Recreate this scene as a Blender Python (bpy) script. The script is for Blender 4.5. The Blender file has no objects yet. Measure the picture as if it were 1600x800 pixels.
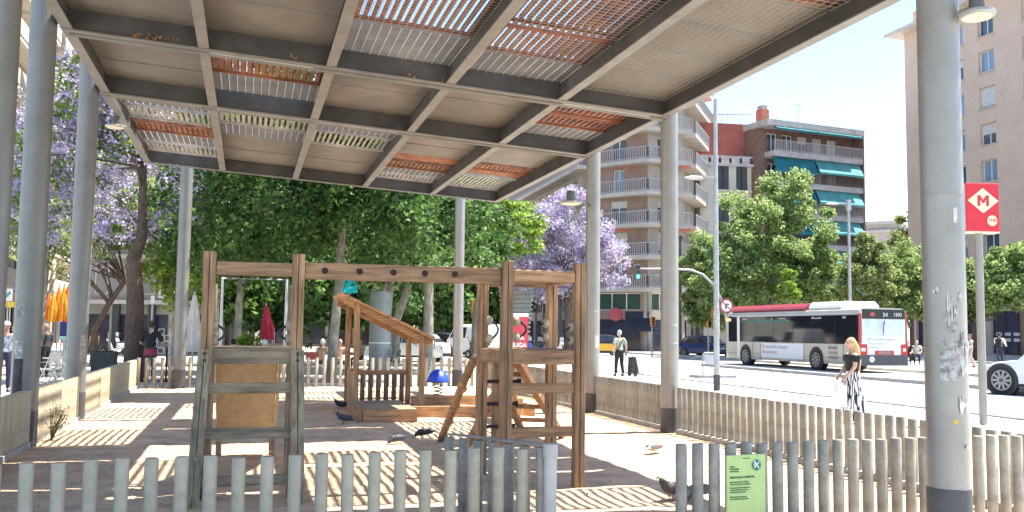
import bpy, math, random
import numpy as np
from mathutils import Vector, Matrix
PI = math.pi
S = bpy.context.scene
COL = S.collection

# ------------------------------------------------------------------ camera, sky, sun, exposure
F, PITCH, ROLL, YAW, CH = 1473.903, 0.07971, 0.01186, 0.27200, 1.6395      # focal length in pixels of a 1600 wide frame
fw = Vector((math.sin(YAW)*math.cos(PITCH), math.cos(YAW)*math.cos(PITCH), math.sin(PITCH)))
r0 = Vector((math.cos(YAW), -math.sin(YAW), 0)); u0 = r0.cross(fw)
RT = r0*math.cos(ROLL) + u0*math.sin(ROLL); UP = -r0*math.sin(ROLL) + u0*math.cos(ROLL)
CAM = Vector((0, 0, CH))
cd = bpy.data.cameras.new('camera'); cam = bpy.data.objects.new('camera', cd); COL.objects.link(cam)
cd.sensor_width = 36; cd.lens = F/1600*36; cd.clip_start = 0.1; cd.clip_end = 2000
m = Matrix((RT, UP, -fw)).transposed().to_4x4(); m.translation = CAM
cam.matrix_world = m
S.camera = cam
TO_SUN = Vector((0.43, 0.035, 1.0)).normalized()
W = bpy.data.worlds.new('World'); S.world = W; W.use_nodes = True
nt = W.node_tree; bg = nt.nodes['Background']
sky = nt.nodes.new('ShaderNodeTexSky'); sky.sky_type = 'NISHITA'; sky.sun_disc = False
sky.sun_elevation = math.asin(TO_SUN.z); sky.sun_rotation = math.atan2(TO_SUN.x, TO_SUN.y)
sky.air_density = 1.0; sky.dust_density = 0.4; sky.ozone_density = 4.0
nt.links.new(sky.outputs[0], bg.inputs[0]); bg.inputs[1].default_value = 0.088
sl = bpy.data.lights.new('sun', 'SUN'); sl.energy = 3.8; sl.angle = math.radians(0.53); sl.color = (1.0, 0.94, 0.83)
so = bpy.data.objects.new('sun', sl); COL.objects.link(so)
so.rotation_euler = TO_SUN.to_track_quat('Z', 'Y').to_euler(); so.location = (0, 0, 60)
S.view_settings.view_transform = 'Standard'; S.view_settings.look = 'None'
S.view_settings.gamma = 1.0; S.view_settings.use_curve_mapping = False
S.view_settings.exposure = 2.25
try:
    S.cycles.max_bounces = 8; S.cycles.diffuse_bounces = 5; S.cycles.transparent_max_bounces = 8
    S.cycles.sample_clamp_indirect = 8
except Exception: pass

# survey: where a sight line through the frame meets the ground, a depth or a facade plane
def sight(x, y): return fw*F + RT*(x-800) - UP*(y-400)
def g(x, y, z=0.0): d = sight(x, y); return CAM + d*((z-CH)/d.z)
def at(x, y, Y): d = sight(x, y); return CAM + d*(Y/d.y)
def atd(x, y, D): return CAM + sight(x, y)*(D/F)
def gd(x, D): p = atd(x, 520, D); return Vector((p.x, p.y, 0))     # ground point at frame column x and depth D

# ------------------------------------------------------------------ materials
MATS = {}
def mat(name, col, rough=0.7, metal=0.0, var=0.18, scale=4.0, stretch=(1, 1, 1), bump=0.0, spec=0.4, dark=None, emit=None, alpha=None):
    if name in MATS: return MATS[name]
    m = bpy.data.materials.new(name); m.use_nodes = True; n = m.node_tree.nodes; l = m.node_tree.links
    b = n['Principled BSDF']; b.inputs['Roughness'].default_value = rough; b.inputs['Metallic'].default_value = metal
    b.inputs['Specular IOR Level'].default_value = spec
    c = (*col, 1)
    if var > 0:
        tc = n.new('ShaderNodeTexCoord'); mp = n.new('ShaderNodeMapping'); mp.inputs['Scale'].default_value = stretch
        l.new(tc.outputs['Object'], mp.inputs[0])
        nz = n.new('ShaderNodeTexNoise'); nz.inputs['Scale'].default_value = scale; nz.inputs['Detail'].default_value = 6; nz.inputs['Roughness'].default_value = 0.65
        l.new(mp.outputs[0], nz.inputs[0])
        rp = n.new('ShaderNodeValToRGB'); rp.color_ramp.elements[0].position = 0.32; rp.color_ramp.elements[1].position = 0.68
        d = dark if dark else tuple(x*(1-var*1.6) for x in col)
        rp.color_ramp.elements[0].color = (*d, 1); rp.color_ramp.elements[1].color = (*[min(1, x*(1+var)) for x in col], 1)
        l.new(nz.outputs['Fac'], rp.inputs[0])
        n2 = n.new('ShaderNodeTexNoise'); n2.inputs['Scale'].default_value = 1.7; n2.inputs['Detail'].default_value = 4; l.new(tc.outputs['Object'], n2.inputs[0])
        mr = n.new('ShaderNodeMapRange'); mr.inputs['From Min'].default_value = 0.3; mr.inputs['From Max'].default_value = 0.7; mr.inputs['To Min'].default_value = 1-var*0.9; mr.inputs['To Max'].default_value = 1+var*0.35; l.new(n2.outputs['Fac'], mr.inputs[0])
        oi = n.new('ShaderNodeObjectInfo'); m2 = n.new('ShaderNodeMapRange'); m2.inputs['To Min'].default_value = 1-var*0.55; m2.inputs['To Max'].default_value = 1+var*0.55; l.new(oi.outputs['Random'], m2.inputs[0])
        ml = n.new('ShaderNodeMath'); ml.operation = 'MULTIPLY'; l.new(mr.outputs[0], ml.inputs[0]); l.new(m2.outputs[0], ml.inputs[1])
        hs = n.new('ShaderNodeHueSaturation'); l.new(ml.outputs[0], hs.inputs['Value']); l.new(rp.outputs[0], hs.inputs['Color']); l.new(hs.outputs[0], b.inputs['Base Color'])
        if bump > 0:
            bp = n.new('ShaderNodeBump'); bp.inputs['Strength'].default_value = bump; bp.inputs['Distance'].default_value = 0.02
            l.new(nz.outputs['Fac'], bp.inputs['Height']); l.new(bp.outputs[0], b.inputs['Normal'])
    else: b.inputs['Base Color'].default_value = c
    if emit:
        b.inputs['Emission Color'].default_value = (*emit[:3], 1); b.inputs['Emission Strength'].default_value = emit[3]
    MATS[name] = m; return m
def leafmat(name, c1, c2, c3, trans=0.35):
    if name in MATS: return MATS[name]
    m = bpy.data.materials.new(name); m.use_nodes = True; n = m.node_tree.nodes; l = m.node_tree.links
    b = n['Principled BSDF']; b.inputs['Roughness'].default_value = 0.5; b.inputs['Specular IOR Level'].default_value = 0.35
    ge = n.new('ShaderNodeNewGeometry'); rp = n.new('ShaderNodeValToRGB'); cr = rp.color_ramp
    cr.elements[0].color = (*c1, 1); cr.elements[1].color = (*c3, 1); e = cr.elements.new(0.5); e.color = (*c2, 1)
    l.new(ge.outputs['Random Per Island'], rp.inputs[0]); l.new(rp.outputs[0], b.inputs['Base Color'])
    tr = n.new('ShaderNodeBsdfTranslucent'); mx = n.new('ShaderNodeMixShader'); mx.inputs[0].default_value = trans
    l.new(rp.outputs[0], tr.inputs[0]); l.new(b.outputs[0], mx.inputs[1]); l.new(tr.outputs[0], mx.inputs[2])
    l.new(mx.outputs[0], n['Material Output'].inputs[0])
    MATS[name] = m; return m

# ------------------------------------------------------------------ mesh builder
class MB:
    def __init__(s): s.v = []; s.f = []
    def add(s, vs, fs):
        o = len(s.v); s.v += [tuple(v) for v in vs]; s.f += [tuple(i+o for i in f) for f in fs]; return s
    def box(s, c, d, rz=0, M=None):
        x, y, z = d[0]/2, d[1]/2, d[2]/2
        vs = [Vector((sx*x, sy*y, sz*z)) for sz in (-1, 1) for sy in (-1, 1) for sx in (-1, 1)]
        if M is not None: vs = [M @ v for v in vs]
        elif rz: R = Matrix.Rotation(rz, 3, 'Z'); vs = [R @ v for v in vs]
        return s.add([v+Vector(c) for v in vs], [(0, 2, 3, 1), (4, 5, 7, 6), (0, 1, 5, 4), (2, 6, 7, 3), (0, 4, 6, 2), (1, 3, 7, 5)])
    def span(s, a, b):      # box from corner to corner
        return s.box([(a[i]+b[i])/2 for i in range(3)], [abs(b[i]-a[i]) for i in range(3)])
    def beam(s, p0, p1, w, h, up=(0, 0, 1)):
        p0, p1 = Vector(p0), Vector(p1); d = p1-p0; L = d.length; d.normalize(); up = Vector(up)
        if abs(d.dot(up)) > 0.98: up = Vector((0, 1, 0))
        x = d.cross(up).normalized(); z = x.cross(d)
        M = Matrix((x, d, z)).transposed(); return s.box((p0+p1)/2, (w, L, h), M=M)
    def tube(s, pts, rad, n=8, cap=True):
        pts = [Vector(p) for p in pts]; k = len(pts)
        if not hasattr(rad, '__len__'): rad = [rad]*k
        vs = []; ref = None
        for i, p in enumerate(pts):
            d = (pts[min(i+1, k-1)]-pts[max(i-1, 0)]).normalized()
            if ref is None: ref = Vector((1, 0, 0)) if abs(d.x) < 0.9 else Vector((0, 1, 0))
            x = (ref - d*ref.dot(d)).normalized(); y = d.cross(x); ref = x
            for j in range(n): a = 2*PI*j/n; vs.append(p + (x*math.cos(a)+y*math.sin(a))*rad[i])
        fs = [(i*n+j, i*n+(j+1) % n, (i+1)*n+(j+1) % n, (i+1)*n+j) for i in range(k-1) for j in range(n)]
        if cap: fs += [tuple(reversed(range(n))), tuple(range((k-1)*n, k*n))]
        return s.add(vs, fs)
    def cyl(s, c, r, h, n=16, r2=None): c = Vector(c); return s.tube([c, c+Vector((0, 0, h))], [r, r if r2 is None else r2], n)
    def lathe(s, c, prof, n=20, sx=1, sy=1):
        c = Vector(c); vs = [c+Vector((r*sx*math.cos(2*PI*j/n), r*sy*math.sin(2*PI*j/n), z)) for r, z in prof for j in range(n)]
        k = len(prof); fs = [(i*n+j, i*n+(j+1) % n, (i+1)*n+(j+1) % n, (i+1)*n+j) for i in range(k-1) for j in range(n)]
        fs += [tuple(reversed(range(n))), tuple(range((k-1)*n, k*n))]; return s.add(vs, fs)
    def ell(s, c, r, n=12, k=8, M=None):
        vs = []; c = Vector(c)
        for i in range(k+1):
            t = PI*i/k
            for j in range(n):
                v = Vector((r[0]*max(math.sin(t), 0.002)*math.cos(2*PI*j/n), r[1]*max(math.sin(t), 0.002)*math.sin(2*PI*j/n), -r[2]*math.cos(t)))
                vs.append(c+(M @ v if M is not None else v))
        fs = [(i*n+j, i*n+(j+1) % n, (i+1)*n+(j+1) % n, (i+1)*n+j) for i in range(k) for j in range(n)]
        return s.add(vs, fs)
    def prism(s, poly, a, b, axis='z'):
        n = len(poly)
        def P(q, t): return (q[0], q[1], t) if axis == 'z' else ((q[0], t, q[1]) if axis == 'y' else (t, q[0], q[1]))
        vs = [P(q, a) for q in poly]+[P(q, b) for q in poly]
        return s.add(vs, [tuple(range(n)), tuple(range(2*n-1, n-1, -1))]+[(i, i+n, (i+1) % n+n, (i+1) % n) for i in range(n)])
    def quad(s, a, b, c, d): return s.add([a, b, c, d], [(0, 1, 2, 3)])
    def mesh(s, name, m, smooth=False, off=None):
        me = bpy.data.meshes.new(name); vs = s.v if off is None else [(v[0]-off[0], v[1]-off[1], v[2]-off[2]) for v in s.v]
        me.from_pydata(vs, [], s.f); me.validate()
        import bmesh
        b = bmesh.new(); b.from_mesh(me); bmesh.ops.recalc_face_normals(b, faces=b.faces); b.to_mesh(me); b.free()
        if smooth:
            for q in me.polygons: q.use_smooth = True
            try: me.set_sharp_from_angle(angle=math.radians(38))
            except Exception: pass
        if m: me.materials.append(m)
        me.update(); return me
    def build(s, name, m, parent=None, loc=None, rz=0, smooth=False, world=False, bevel=0, base=None):
        off = None
        if world and parent: off = parent.location.copy(); q = parent.parent
        if world and parent and parent.parent: off = parent.parent.location + parent.location
        if base is not None: off = Vector(base)
        o = bpy.data.objects.new(name, s.mesh(name, m, smooth, off)); COL.objects.link(o)
        if parent: o.parent = parent
        if base is not None: o.location = base
        if loc is not None: o.location = loc
        if rz: o.rotation_euler.z = rz
        if bevel:
            bv = o.modifiers.new('bevel', 'BEVEL'); bv.width = bevel; bv.segments = 2; bv.limit_method = 'ANGLE'
        return o
def tag(o, label=None, cat=None, group=None, kind=None):
    if label: o['label'] = label
    if cat: o['category'] = cat
    if group: o['group'] = group
    if kind: o['kind'] = kind
    return o
def thing(name, label, cat, loc=(0, 0, 0), rz=0, group=None):
    o = bpy.data.objects.new(name, None); COL.objects.link(o); o.location = loc; o.rotation_euler.z = rz
    o.empty_display_size = 0.2
    return tag(o, label, cat, group)
def inst(name, me, parent=None, loc=(0, 0, 0), rz=0):
    o = bpy.data.objects.new(name, me); COL.objects.link(o); o.parent = parent; o.location = loc; o.rotation_euler.z = rz; return o
def copy_tree(o, parent=None):
    c = o.copy(); COL.objects.link(c); c.parent = parent
    for ch in [x for x in o.children]: copy_tree(ch, c)
    return c
def fresh(ob, name, m):      # evaluated copy of a temporary object's mesh
    COL.objects.link(ob); bpy.context.view_layer.update()
    dg = bpy.context.evaluated_depsgraph_get(); me = bpy.data.meshes.new_from_object(ob.evaluated_get(dg))
    me.name = name; me.materials.clear()
    if m: me.materials.append(m)
    d = ob.data; bpy.data.objects.remove(ob)
    return me
def text(body, size, m, parent, loc, rot, name='lettering', depth=0.002, align='CENTER', sx=1.0, bold=0.0):
    c = bpy.data.curves.new('t', 'FONT'); c.body = body; c.size = size; c.align_x = align; c.align_y = 'CENTER'; c.extrude = depth; c.offset = bold
    c.resolution_u = 3
    ob = bpy.data.objects.new('t', c); me = fresh(ob, name, m)
    o = bpy.data.objects.new(name, me); COL.objects.link(o); o.parent = parent; o.location = loc; o.rotation_euler = rot; o.scale = (sx, 1, 1); return o
rnd = random.Random(7)
# ------------------------------------------------------------------ ground, roads, kerbs
def sheet(name, x0, y0, x1, y1, z, m):
    o = MB().quad((x0, y0, z), (x1, y0, z), (x1, y1, z), (x0, y1, z)).build(name, m); return tag(o, kind='structure')
PAVE = mat('pale plaza concrete', (0.50, 0.48, 0.44), 0.9, var=0.12, scale=0.8, bump=0.1)
SAND = mat('trodden sand', (0.63, 0.455, 0.30), 0.95, var=0.17, scale=3.2, bump=0.8)
ASPH = mat('worn pale asphalt', (0.38, 0.375, 0.36), 0.9, var=0.12, scale=1.2, bump=0.1)
KERB = mat('granite kerb', (0.36, 0.35, 0.34), 0.85, var=0.15, scale=6)
PAINT = mat('road paint', (0.75, 0.75, 0.72), 0.7, var=0.1, scale=8)
sheet('ground', -700, -60, 700, 900, -0.02, PAVE)
sheet('plaza_pavement', -40, -6, 15.0, 48, -0.012, PAVE)
# uneven sand floor of the playground
nx, ny = 110, 230; X0, X1, Y0, Y1 = -2.78, 6.86, 6.2, 27.1
import mathutils
sv = [(X0+(X1-X0)*i/nx, Y0+(Y1-Y0)*j/ny, 0.0) for j in range(ny+1) for i in range(nx+1)]
sv = [(x, y, 0.028+0.02*mathutils.noise.noise((x*1.1, y*1.1, 0))+0.016*mathutils.noise.noise((x*4, y*4, 3))) for x, y, z in sv]
sm = MB().add(sv, [(j*(nx+1)+i, j*(nx+1)+i+1, (j+1)*(nx+1)+i+1, (j+1)*(nx+1)+i) for j in range(ny) for i in range(nx)])
tag(sm.build('sand_floor', SAND, smooth=True), kind='structure')
R = random.Random(12); b = MB(); b2 = MB()
for k in range(2600):
    y = 6.9+14*R.random()**1.6; x = R.uniform(-2.6, 6.7); e = R.uniform(.006, .016); a = R.uniform(0, 6.3); z = 0.032+0.02*mathutils.noise.noise((x*1.1, y*1.1, 0))+0.016*mathutils.noise.noise((x*4, y*4, 3))
    q = b if k % 12 else b2; e = e if k % 12 else e*1.7
    q.add([(x+e*math.cos(a+i*2.09)*R.uniform(.7, 1.2), y+e*math.sin(a+i*2.09), z) for i in range(3)]+[(x, y, z+e*.7)], [(0, 1, 3), (1, 2, 3), (2, 0, 3)])
tag(b.build('sand_pebbles', mat('sand pebbles', (0.36, 0.28, 0.21), .9, var=.3, scale=3)), kind='stuff'); tag(b2.build('fallen_petals', mat('fallen petals', (0.5, 0.44, 0.42), .9, var=.3, scale=3)), kind='stuff')
sheet('road', 15.3, -40, 29.0, 260, -0.004, ASPH)
sheet('cross_street', -120, 50, 15.3, 62, -0.004, ASPH)
tag(MB().span((14.95, -40, -0.01), (15.25, 50, 0.03)).build('kerb', KERB, bevel=0.01), kind='structure')
tag(MB().span((22.3, 21.5, -0.02), (22.6, 44, 0.13)).build('lane_separator', KERB, bevel=0.03), kind='structure')
tag(MB().span((29.0, -40, -0.02), (57.0, 74, 0.13)).build('far_pavement', PAVE, bevel=0.02), kind='structure')
for x in (18.7,):
    b = MB()
    for k in range(14): b.quad((x, 2+k*5, 0), (x+0.12, 2+k*5, 0), (x+0.12, 4.2+k*5, 0), (x, 4.2+k*5, 0))
    tag(b.build('lane_marking', PAINT), kind='structure')

# ------------------------------------------------------------------ buildings
GLASS = mat('dark window glass', (0.06, 0.08, 0.11), 0.08, var=0, spec=0.8)
GLASSB = mat('pale window glass', (0.20, 0.27, 0.36), 0.1, var=0, spec=0.9)
WHITE = mat('white painted frames', (0.72, 0.72, 0.70), 0.5, var=0.08)
SHUT = mat('rolled blinds', (0.58, 0.57, 0.54), 0.7, var=0.1, scale=3)
STONE = mat('grey stone cladding', (0.33, 0.31, 0.29), 0.8, var=0.15, scale=2)
def facade(parent, W_, H, rects, m, depth=0.22, name='wall', z0=0.0, x0=0.0, y=0.0, back=9.0):
    xs = sorted({x0, x0+W_} | {r[0] for r in rects} | {r[2] for r in rects}); zs = sorted({z0, z0+H} | {r[1] for r in rects} | {r[3] for r in rects})
    b = MB()
    for i in range(len(xs)-1):
        for j in range(len(zs)-1):
            cx, cz = (xs[i]+xs[i+1])/2, (zs[j]+zs[j+1])/2
            if any(r[0] < cx < r[2] and r[1] < cz < r[3] for r in rects): continue
            b.quad((xs[i], y, zs[j]), (xs[i+1], y, zs[j]), (xs[i+1], y, zs[j+1]), (xs[i], y, zs[j+1]))
    for r in rects:
        a, c, e, f = r; d = y+depth
        b.quad((a, y, c), (e, y, c), (e, d, c), (a, d, c)); b.quad((a, y, f), (e, y, f), (e, d, f), (a, d, f))
        b.quad((a, y, c), (a, y, f), (a, d, f), (a, d, c)); b.quad((e, y, c), (e, y, f), (e, d, f), (e, d, c))
    a, c, e, f = x0, z0, x0+W_, z0+H; B = y+back
    b.quad((a, y, c), (a, B, c), (a, B, f), (a, y, f)); b.quad((e, y, c), (e, B, c), (e, B, f), (e, y, f))
    b.quad((a, B, c), (e, B, c), (e, B, f), (a, B, f)); b.quad((a, y, f), (e, y, f), (e, B, f), (a, B, f))
    me = bpy.data.meshes.new(name); me.from_pydata(b.v, [], b.f); me.materials.append(m)
    return inst(name, me, parent)
WM = {}
def window(parent, a, c, e, f, y=0.2, cols=2, glass=None, blind=0.0, frame=None, sill=None, t=0.07):
    glass = glass or GLASS; frame = frame or WHITE
    key = (round(e-a, 2), round(f-c, 2), cols, frame.name, t)
    if key not in WM:
        w, h = e-a, f-c; b = MB()
        b.span((0, -0.05, 0), (t, 0, h)).span((w-t, -0.05, 0), (w, 0, h)).span((t, -0.05, 0), (w-t, 0, t)).span((t, -0.05, h-t), (w-t, 0, h))
        for k in range(1, cols): x = w*k/cols; b.span((x-t*0.6, -0.045, t), (x+t*0.6, 0, h-t))
        WM[key] = b.mesh('window', frame); WM[key, 'p'] = MB().quad((0, 0.004, 0), (w, 0.004, 0), (w, 0.004, h), (0, 0.004, h))
    o = inst('window', WM[key], parent, (a, y, c))
    k2 = key + (glass.name,)
    if k2 not in WM: WM[k2] = WM[key, 'p'].mesh('pane', glass)
    inst('pane', WM[k2], o)
    if blind > 0:
        h = (f-c)*blind; MB().span((t*0.7, -0.062, f-c-h), (e-a-t*0.7, -0.052, f-c-0.01)).build('blind', SHUT, o)
    if sill is not None:
        MB().span((-0.12, -y-0.1, -0.12), (e-a+0.12, -y+0.02, -0.005)).build('sill', sill, o)
    return o
def balcony(parent, poly, z, slab=0.28, rail=1.0, mslab=None, mrail=None, pitch=0.14, n='balcony', solid=False, bar=0.02):
    """slab over a footprint [(x,y)...]; the railing follows its outer points poly[0:-2]... given as (outer list, inner list)"""
    outer, inner = poly
    s = MB().prism(list(outer)+list(reversed(inner)), z-slab, z).build(n, mslab, parent)
    b = MB()
    for i in range(len(outer)-1):
        p, q = Vector((*outer[i], 0)), Vector((*outer[i+1], 0)); c = Vector(((p.x+q.x)/2, (p.y+q.y)/2, 0)); L = (q-p).length; k = max(2, int(L/pitch))
        if solid: b.beam((p.x, p.y, z+rail/2), (q.x, q.y, z+rail/2), 0.1, rail)
        else:
            for j in range(k+1): v = p.lerp(q, j/k); b.span((v.x-bar, v.y-bar, z), (v.x+bar, v.y+bar, z+rail))
            b.beam((p.x, p.y, z+rail), (q.x, q.y, z+rail), 0.07, 0.06)
            b.beam((p.x, p.y, z+0.1), (q.x, q.y, z+0.1), 0.05, 0.05)
    b.build('railing', mrail, s); return s
def site(name, label, cat, A, B):
    d = B-A; return thing(name, label, cat, (A.x, A.y, 0), math.atan2(d.y, d.x)), Vector((d.x, d.y, 0)).length

# --- peach tower block along the right side of the street, facade facing the road
PEACH = mat('peach render', (0.60, 0.45, 0.35), 0.9, var=0.06, scale=0.5)
PEACHS = mat('pale window surround', (0.50, 0.44, 0.40), 0.85, var=0.1)
A, B = Vector((57.6, 72.5, 0)), Vector((57.6, 36, 0))
bd, L = site('apartment_tower', 'tall peach apartment tower with grey framed windows rising behind the red metro sign', 'building', A, B)
H = 29.4; rects = []
for Yc in (66.0, 62.6, 58.0, 54.6, 50.0, 46.6, 42.0):
    x = 72.5-Yc
    for k in range(8): z = 5.2+k*3.02; rects.append((x-0.85, z, x+0.85, z+1.75))
shop = [(0.8+i*4.4, 0.25, 4.6+i*4.4, 3.7) for i in range(8)]
facade(bd, L, H, rects+shop, PEACH, 0.35, back=14)
for i, r in enumerate(rects):
    window(bd, *r, y=0.3, glass=GLASSB if i % 3 else GLASS, blind=(0.0, 0.0, 0.35, 0.9, 0.0, 0.5, 0.2)[(i*5+i//8) % 7], sill=PEACHS)
SH = mat('dark blue shop glass', (0.05, 0.06, 0.10), 0.15, var=0.2, scale=1.5, spec=0.7)
for r in shop: window(bd, *r, y=0.3, cols=3, glass=SH, frame=mat('black shop frames', (0.05, 0.05, 0.055), 0.5, var=0))
MB().span((-1.4, -1.1, H), (L, 14.2, H+0.3)).build('roof_eave', PEACHS, bd)
MB().span((0.6, 0.5, H+0.3), (L, 13, H+2.0)).build('attic', PEACH, bd)
for x in (17.2, 17.2+15): MB().span((x, -0.14, 4.2), (x+0.16, -0.01, H)).build('downpipe', PEACHS, bd)
MB().span((0, -0.16, 4.0), (L, -0.01, 4.35)).build('cornice', PEACHS, bd)
b = MB()
for i in range(5): b.span((9.0+i*0.9, 0.22, 1.3), (9.6+i*0.9, 0.24, 1.55)).span((9.0+i*0.9, 0.22, 1.75), (9.6+i*0.9, 0.24, 2.0))
b.build('white_notice', WHITE, bd)

# --- turquoise awning block
DBR = mat('brown brick wall', (0.24, 0.14, 0.11), 0.9, var=0.2, scale=3)
TEAL = mat('turquoise awning canvas', (0.012, 0.15, 0.175), 0.8, var=0.12, scale=1.2)
TEALP = mat('sunlit turquoise awning canvas', (0.09, 0.32, 0.33), 0.8, var=0.15, scale=1.2)  # lighter copy for the right-hand awnings, sunlight put into the canvas colour
PARA = mat('pale parapet render', (0.50, 0.47, 0.45), 0.85, var=0.15, scale=1.5)
RAIL = mat('painted railing', (0.40, 0.38, 0.36), 0.5, var=0)
A, B = atd(1187, 520, 84), atd(1336, 520, 88.5)
bd, L = site('apartment_block', 'brown brick block with turquoise awnings over its balconies and a brick chimney', 'building', A, B)
H = 20.3
rects = [(1.0+i*1.75, 1.2+k*2.75, 2.1+i*1.75, 3.4+k*2.75) for k in range(7) for i in range(int((L-1)/1.75))]
facade(bd, L, H, rects, DBR, 0.15, back=11)
for i, r in enumerate(rects):
    if i % 5 != 3: window(bd, *r, y=0.12, glass=GLASS, blind=(0, .5, 0, .9, .3)[i*7 % 5])
    else: MB().span((r[0], 0.08, r[1]), (r[2], 0.12, r[3])).build('shutter', SHUT, bd)
for k in range(6):
    z = 4.0+2.75*k-0.55+0.9
    balcony(bd, ([(0.7, -1.4), (L-0.05, -1.4)], [(0.7, 0.0), (L-0.05, 0.0)]), z, 0.5, 0.95, PARA, RAIL if k % 2 else mat('dark railing', (0.16, 0.13, 0.12), 0.6, var=0), 0.16)
    zt = z+2.45
    for j, (a, e) in enumerate(((0.75, L*0.5-0.06), (L*0.5+0.06, L-0.25))):
        if k == 5: drop, out = 0.45, 1.7
        else: drop, out = (1.35, 1.75) if j else (1.55, 1.6)
        b = MB(); b.add([(a, -1.0, zt), (e, -1.0, zt), (e, -out, zt-drop), (a, -out, zt-drop), (a, -out, zt-drop-0.18), (e, -out, zt-drop-0.18), (a, -0.97, zt-0.05), (e, -0.97, zt-0.05)],
              [(0, 1, 2, 3), (3, 2, 5, 4), (6, 7, 5, 4), (0, 1, 7, 6)]).build('awning', TEALP if (j and k < 5) else TEAL, bd)
MB().span((-0.1, -1.5, H), (L+0.15, 11, H+0.55)).build('roof_slab', PARA, bd)
MB().span((L-0.02, -1.45, 0), (L+0.12, 10.9, H)).build('side_wall', DBR, bd)
BRICK = mat('red brick', (0.36, 0.14, 0.09), 0.9, var=0.2, scale=6)
ch = MB().span((2.9, 3, H+0.5), (3.75, 3.9, H+2.7)).build('chimney', BRICK, bd)
MB().span((3.0, 3.1, H+2.7), (3.65, 3.8, H+3.1)).build('chimney_cap', STONE, ch)
for x, y_ in ((4.9, 2.0),): MB().span((x, -0.45, 15.6), (x+0.9, -0.02, 16.2)).build('air_conditioner', WHITE, bd)
MB().tube([(9, 5, H), (9, 5, H+4.5)], 0.03, 5).span((8.4, 4.98, H+4.1), (9.6, 5.02, H+4.16)).build('aerial', STONE, bd)

# --- cream building with brick red attic wall
CREAM = mat('cream render', (0.60, 0.55, 0.46), 0.9, var=0.08, scale=0.7)
REDW = mat('brick red render', (0.36, 0.11, 0.085), 0.9, var=0.1, scale=0.8)
A, B = atd(1095, 520, 84), atd(1186, 520, 85)
bd, L = site('cream_building', 'cream building with brick red attic wall, white balustrade and dark shutters', 'building', A, B)
H = 16.8; rects = [(x-0.55, 2.2+3.1*k, x+0.55, 4.5+3.1*k) for k in range(5) for x in (2.2, 4.0)]
facade(bd, L, H, rects, CREAM, 0.2, back=10)
DSH = mat('dark slatted shutters', (0.06, 0.065, 0.07), 0.6, var=0)
for r in rects:
    o = MB().span((r[0]-0.1, 0.05, r[1]), (r[0]+0.52, 0.1, r[3])).span((r[2]-0.52, 0.05, r[1]), (r[2]+0.1, 0.1, r[3])).build('shutter', DSH, bd)
    MB().span((r[0]-0.25, -0.45, r[1]-0.15), (r[2]+0.25, 0, r[1])).build('balcony', CREAM, bd)
facade(bd, L-0.1, 3.3, [], REDW, name='attic_wall', z0=H+0.9, y=1.0, back=8)
b = MB().span((0, -0.35, H), (L, 0.5, H+0.25)).span((0, -0.2, H+0.8), (L, 0.0, H+0.95))
for i in range(int(L/1.0)): b.span((i*1.0, -0.2, H+0.25), (i*1.0+0.72, 0, H+0.8))
b.build('balustrade', PARA, bd)
b = MB()
for i in range(7): x = 2.0+i*0.6; b.tube([(x, 1.2, H+4.2), (x, 1.2, H+5.0)], 0.03, 5)
b.tube([(1.2, 1.2, H+5.0), (5.8, 1.2, H+5.2)], 0.05, 5).tube([(1.2, 1.2, H+5.0), (0.2, 1.2, H+4.2)], 0.05, 5)
b.build('roof_pergola', STONE, bd)
ch = MB().span((0.5, 3, H+4), (1.2, 3.7, H+5.4)).build('chimney', BRICK, bd)

# --- balcony corner building
CREAM2 = mat('weathered cream concrete', (0.50, 0.45, 0.40), 0.9, var=0.1, scale=0.8)
BRN = mat('brownish pink wall', (0.34, 0.225, 0.185), 0.9, var=0.12, scale=1.5)
P = [atd(770, 520, 118), atd(922, 520, 80), atd(1012, 520, 77.5), atd(1066, 520, 79), atd(1096, 520, 88)]
bd = thing('corner_apartment_building', 'corner apartment building with long curved balconies behind the jacaranda and two steel posts', 'building', (P[1].x, P[1].y, 0))
Q = [(p.x-P[1].x, p.y-P[1].y) for p in P]
nfl = 8; base = 5.35; fh = 2.65
def off(Q, d):
    R = []
    for i, q in enumerate(Q):
        a = Vector((*Q[max(i-1, 0)], 0)); c = Vector((*Q[min(i+1, len(Q)-1)], 0)); t = (c-a).normalized(); nrm = Vector((t.y, -t.x, 0)); R.append((q[0]+nrm.x*d, q[1]+nrm.y*d))
    return R
def face(i, name, m, z0, z1, holes, dd=0.2):
    a, c = Vector((*Q[i], 0)), Vector((*Q[i+1], 0)); d = c-a
    e = bpy.data.objects.new('facade', None); COL.objects.link(e); e.parent = bd; e.location = a; e.rotation_euler.z = math.atan2(d.y, d.x)
    return e, d.length
faces = []
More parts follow.
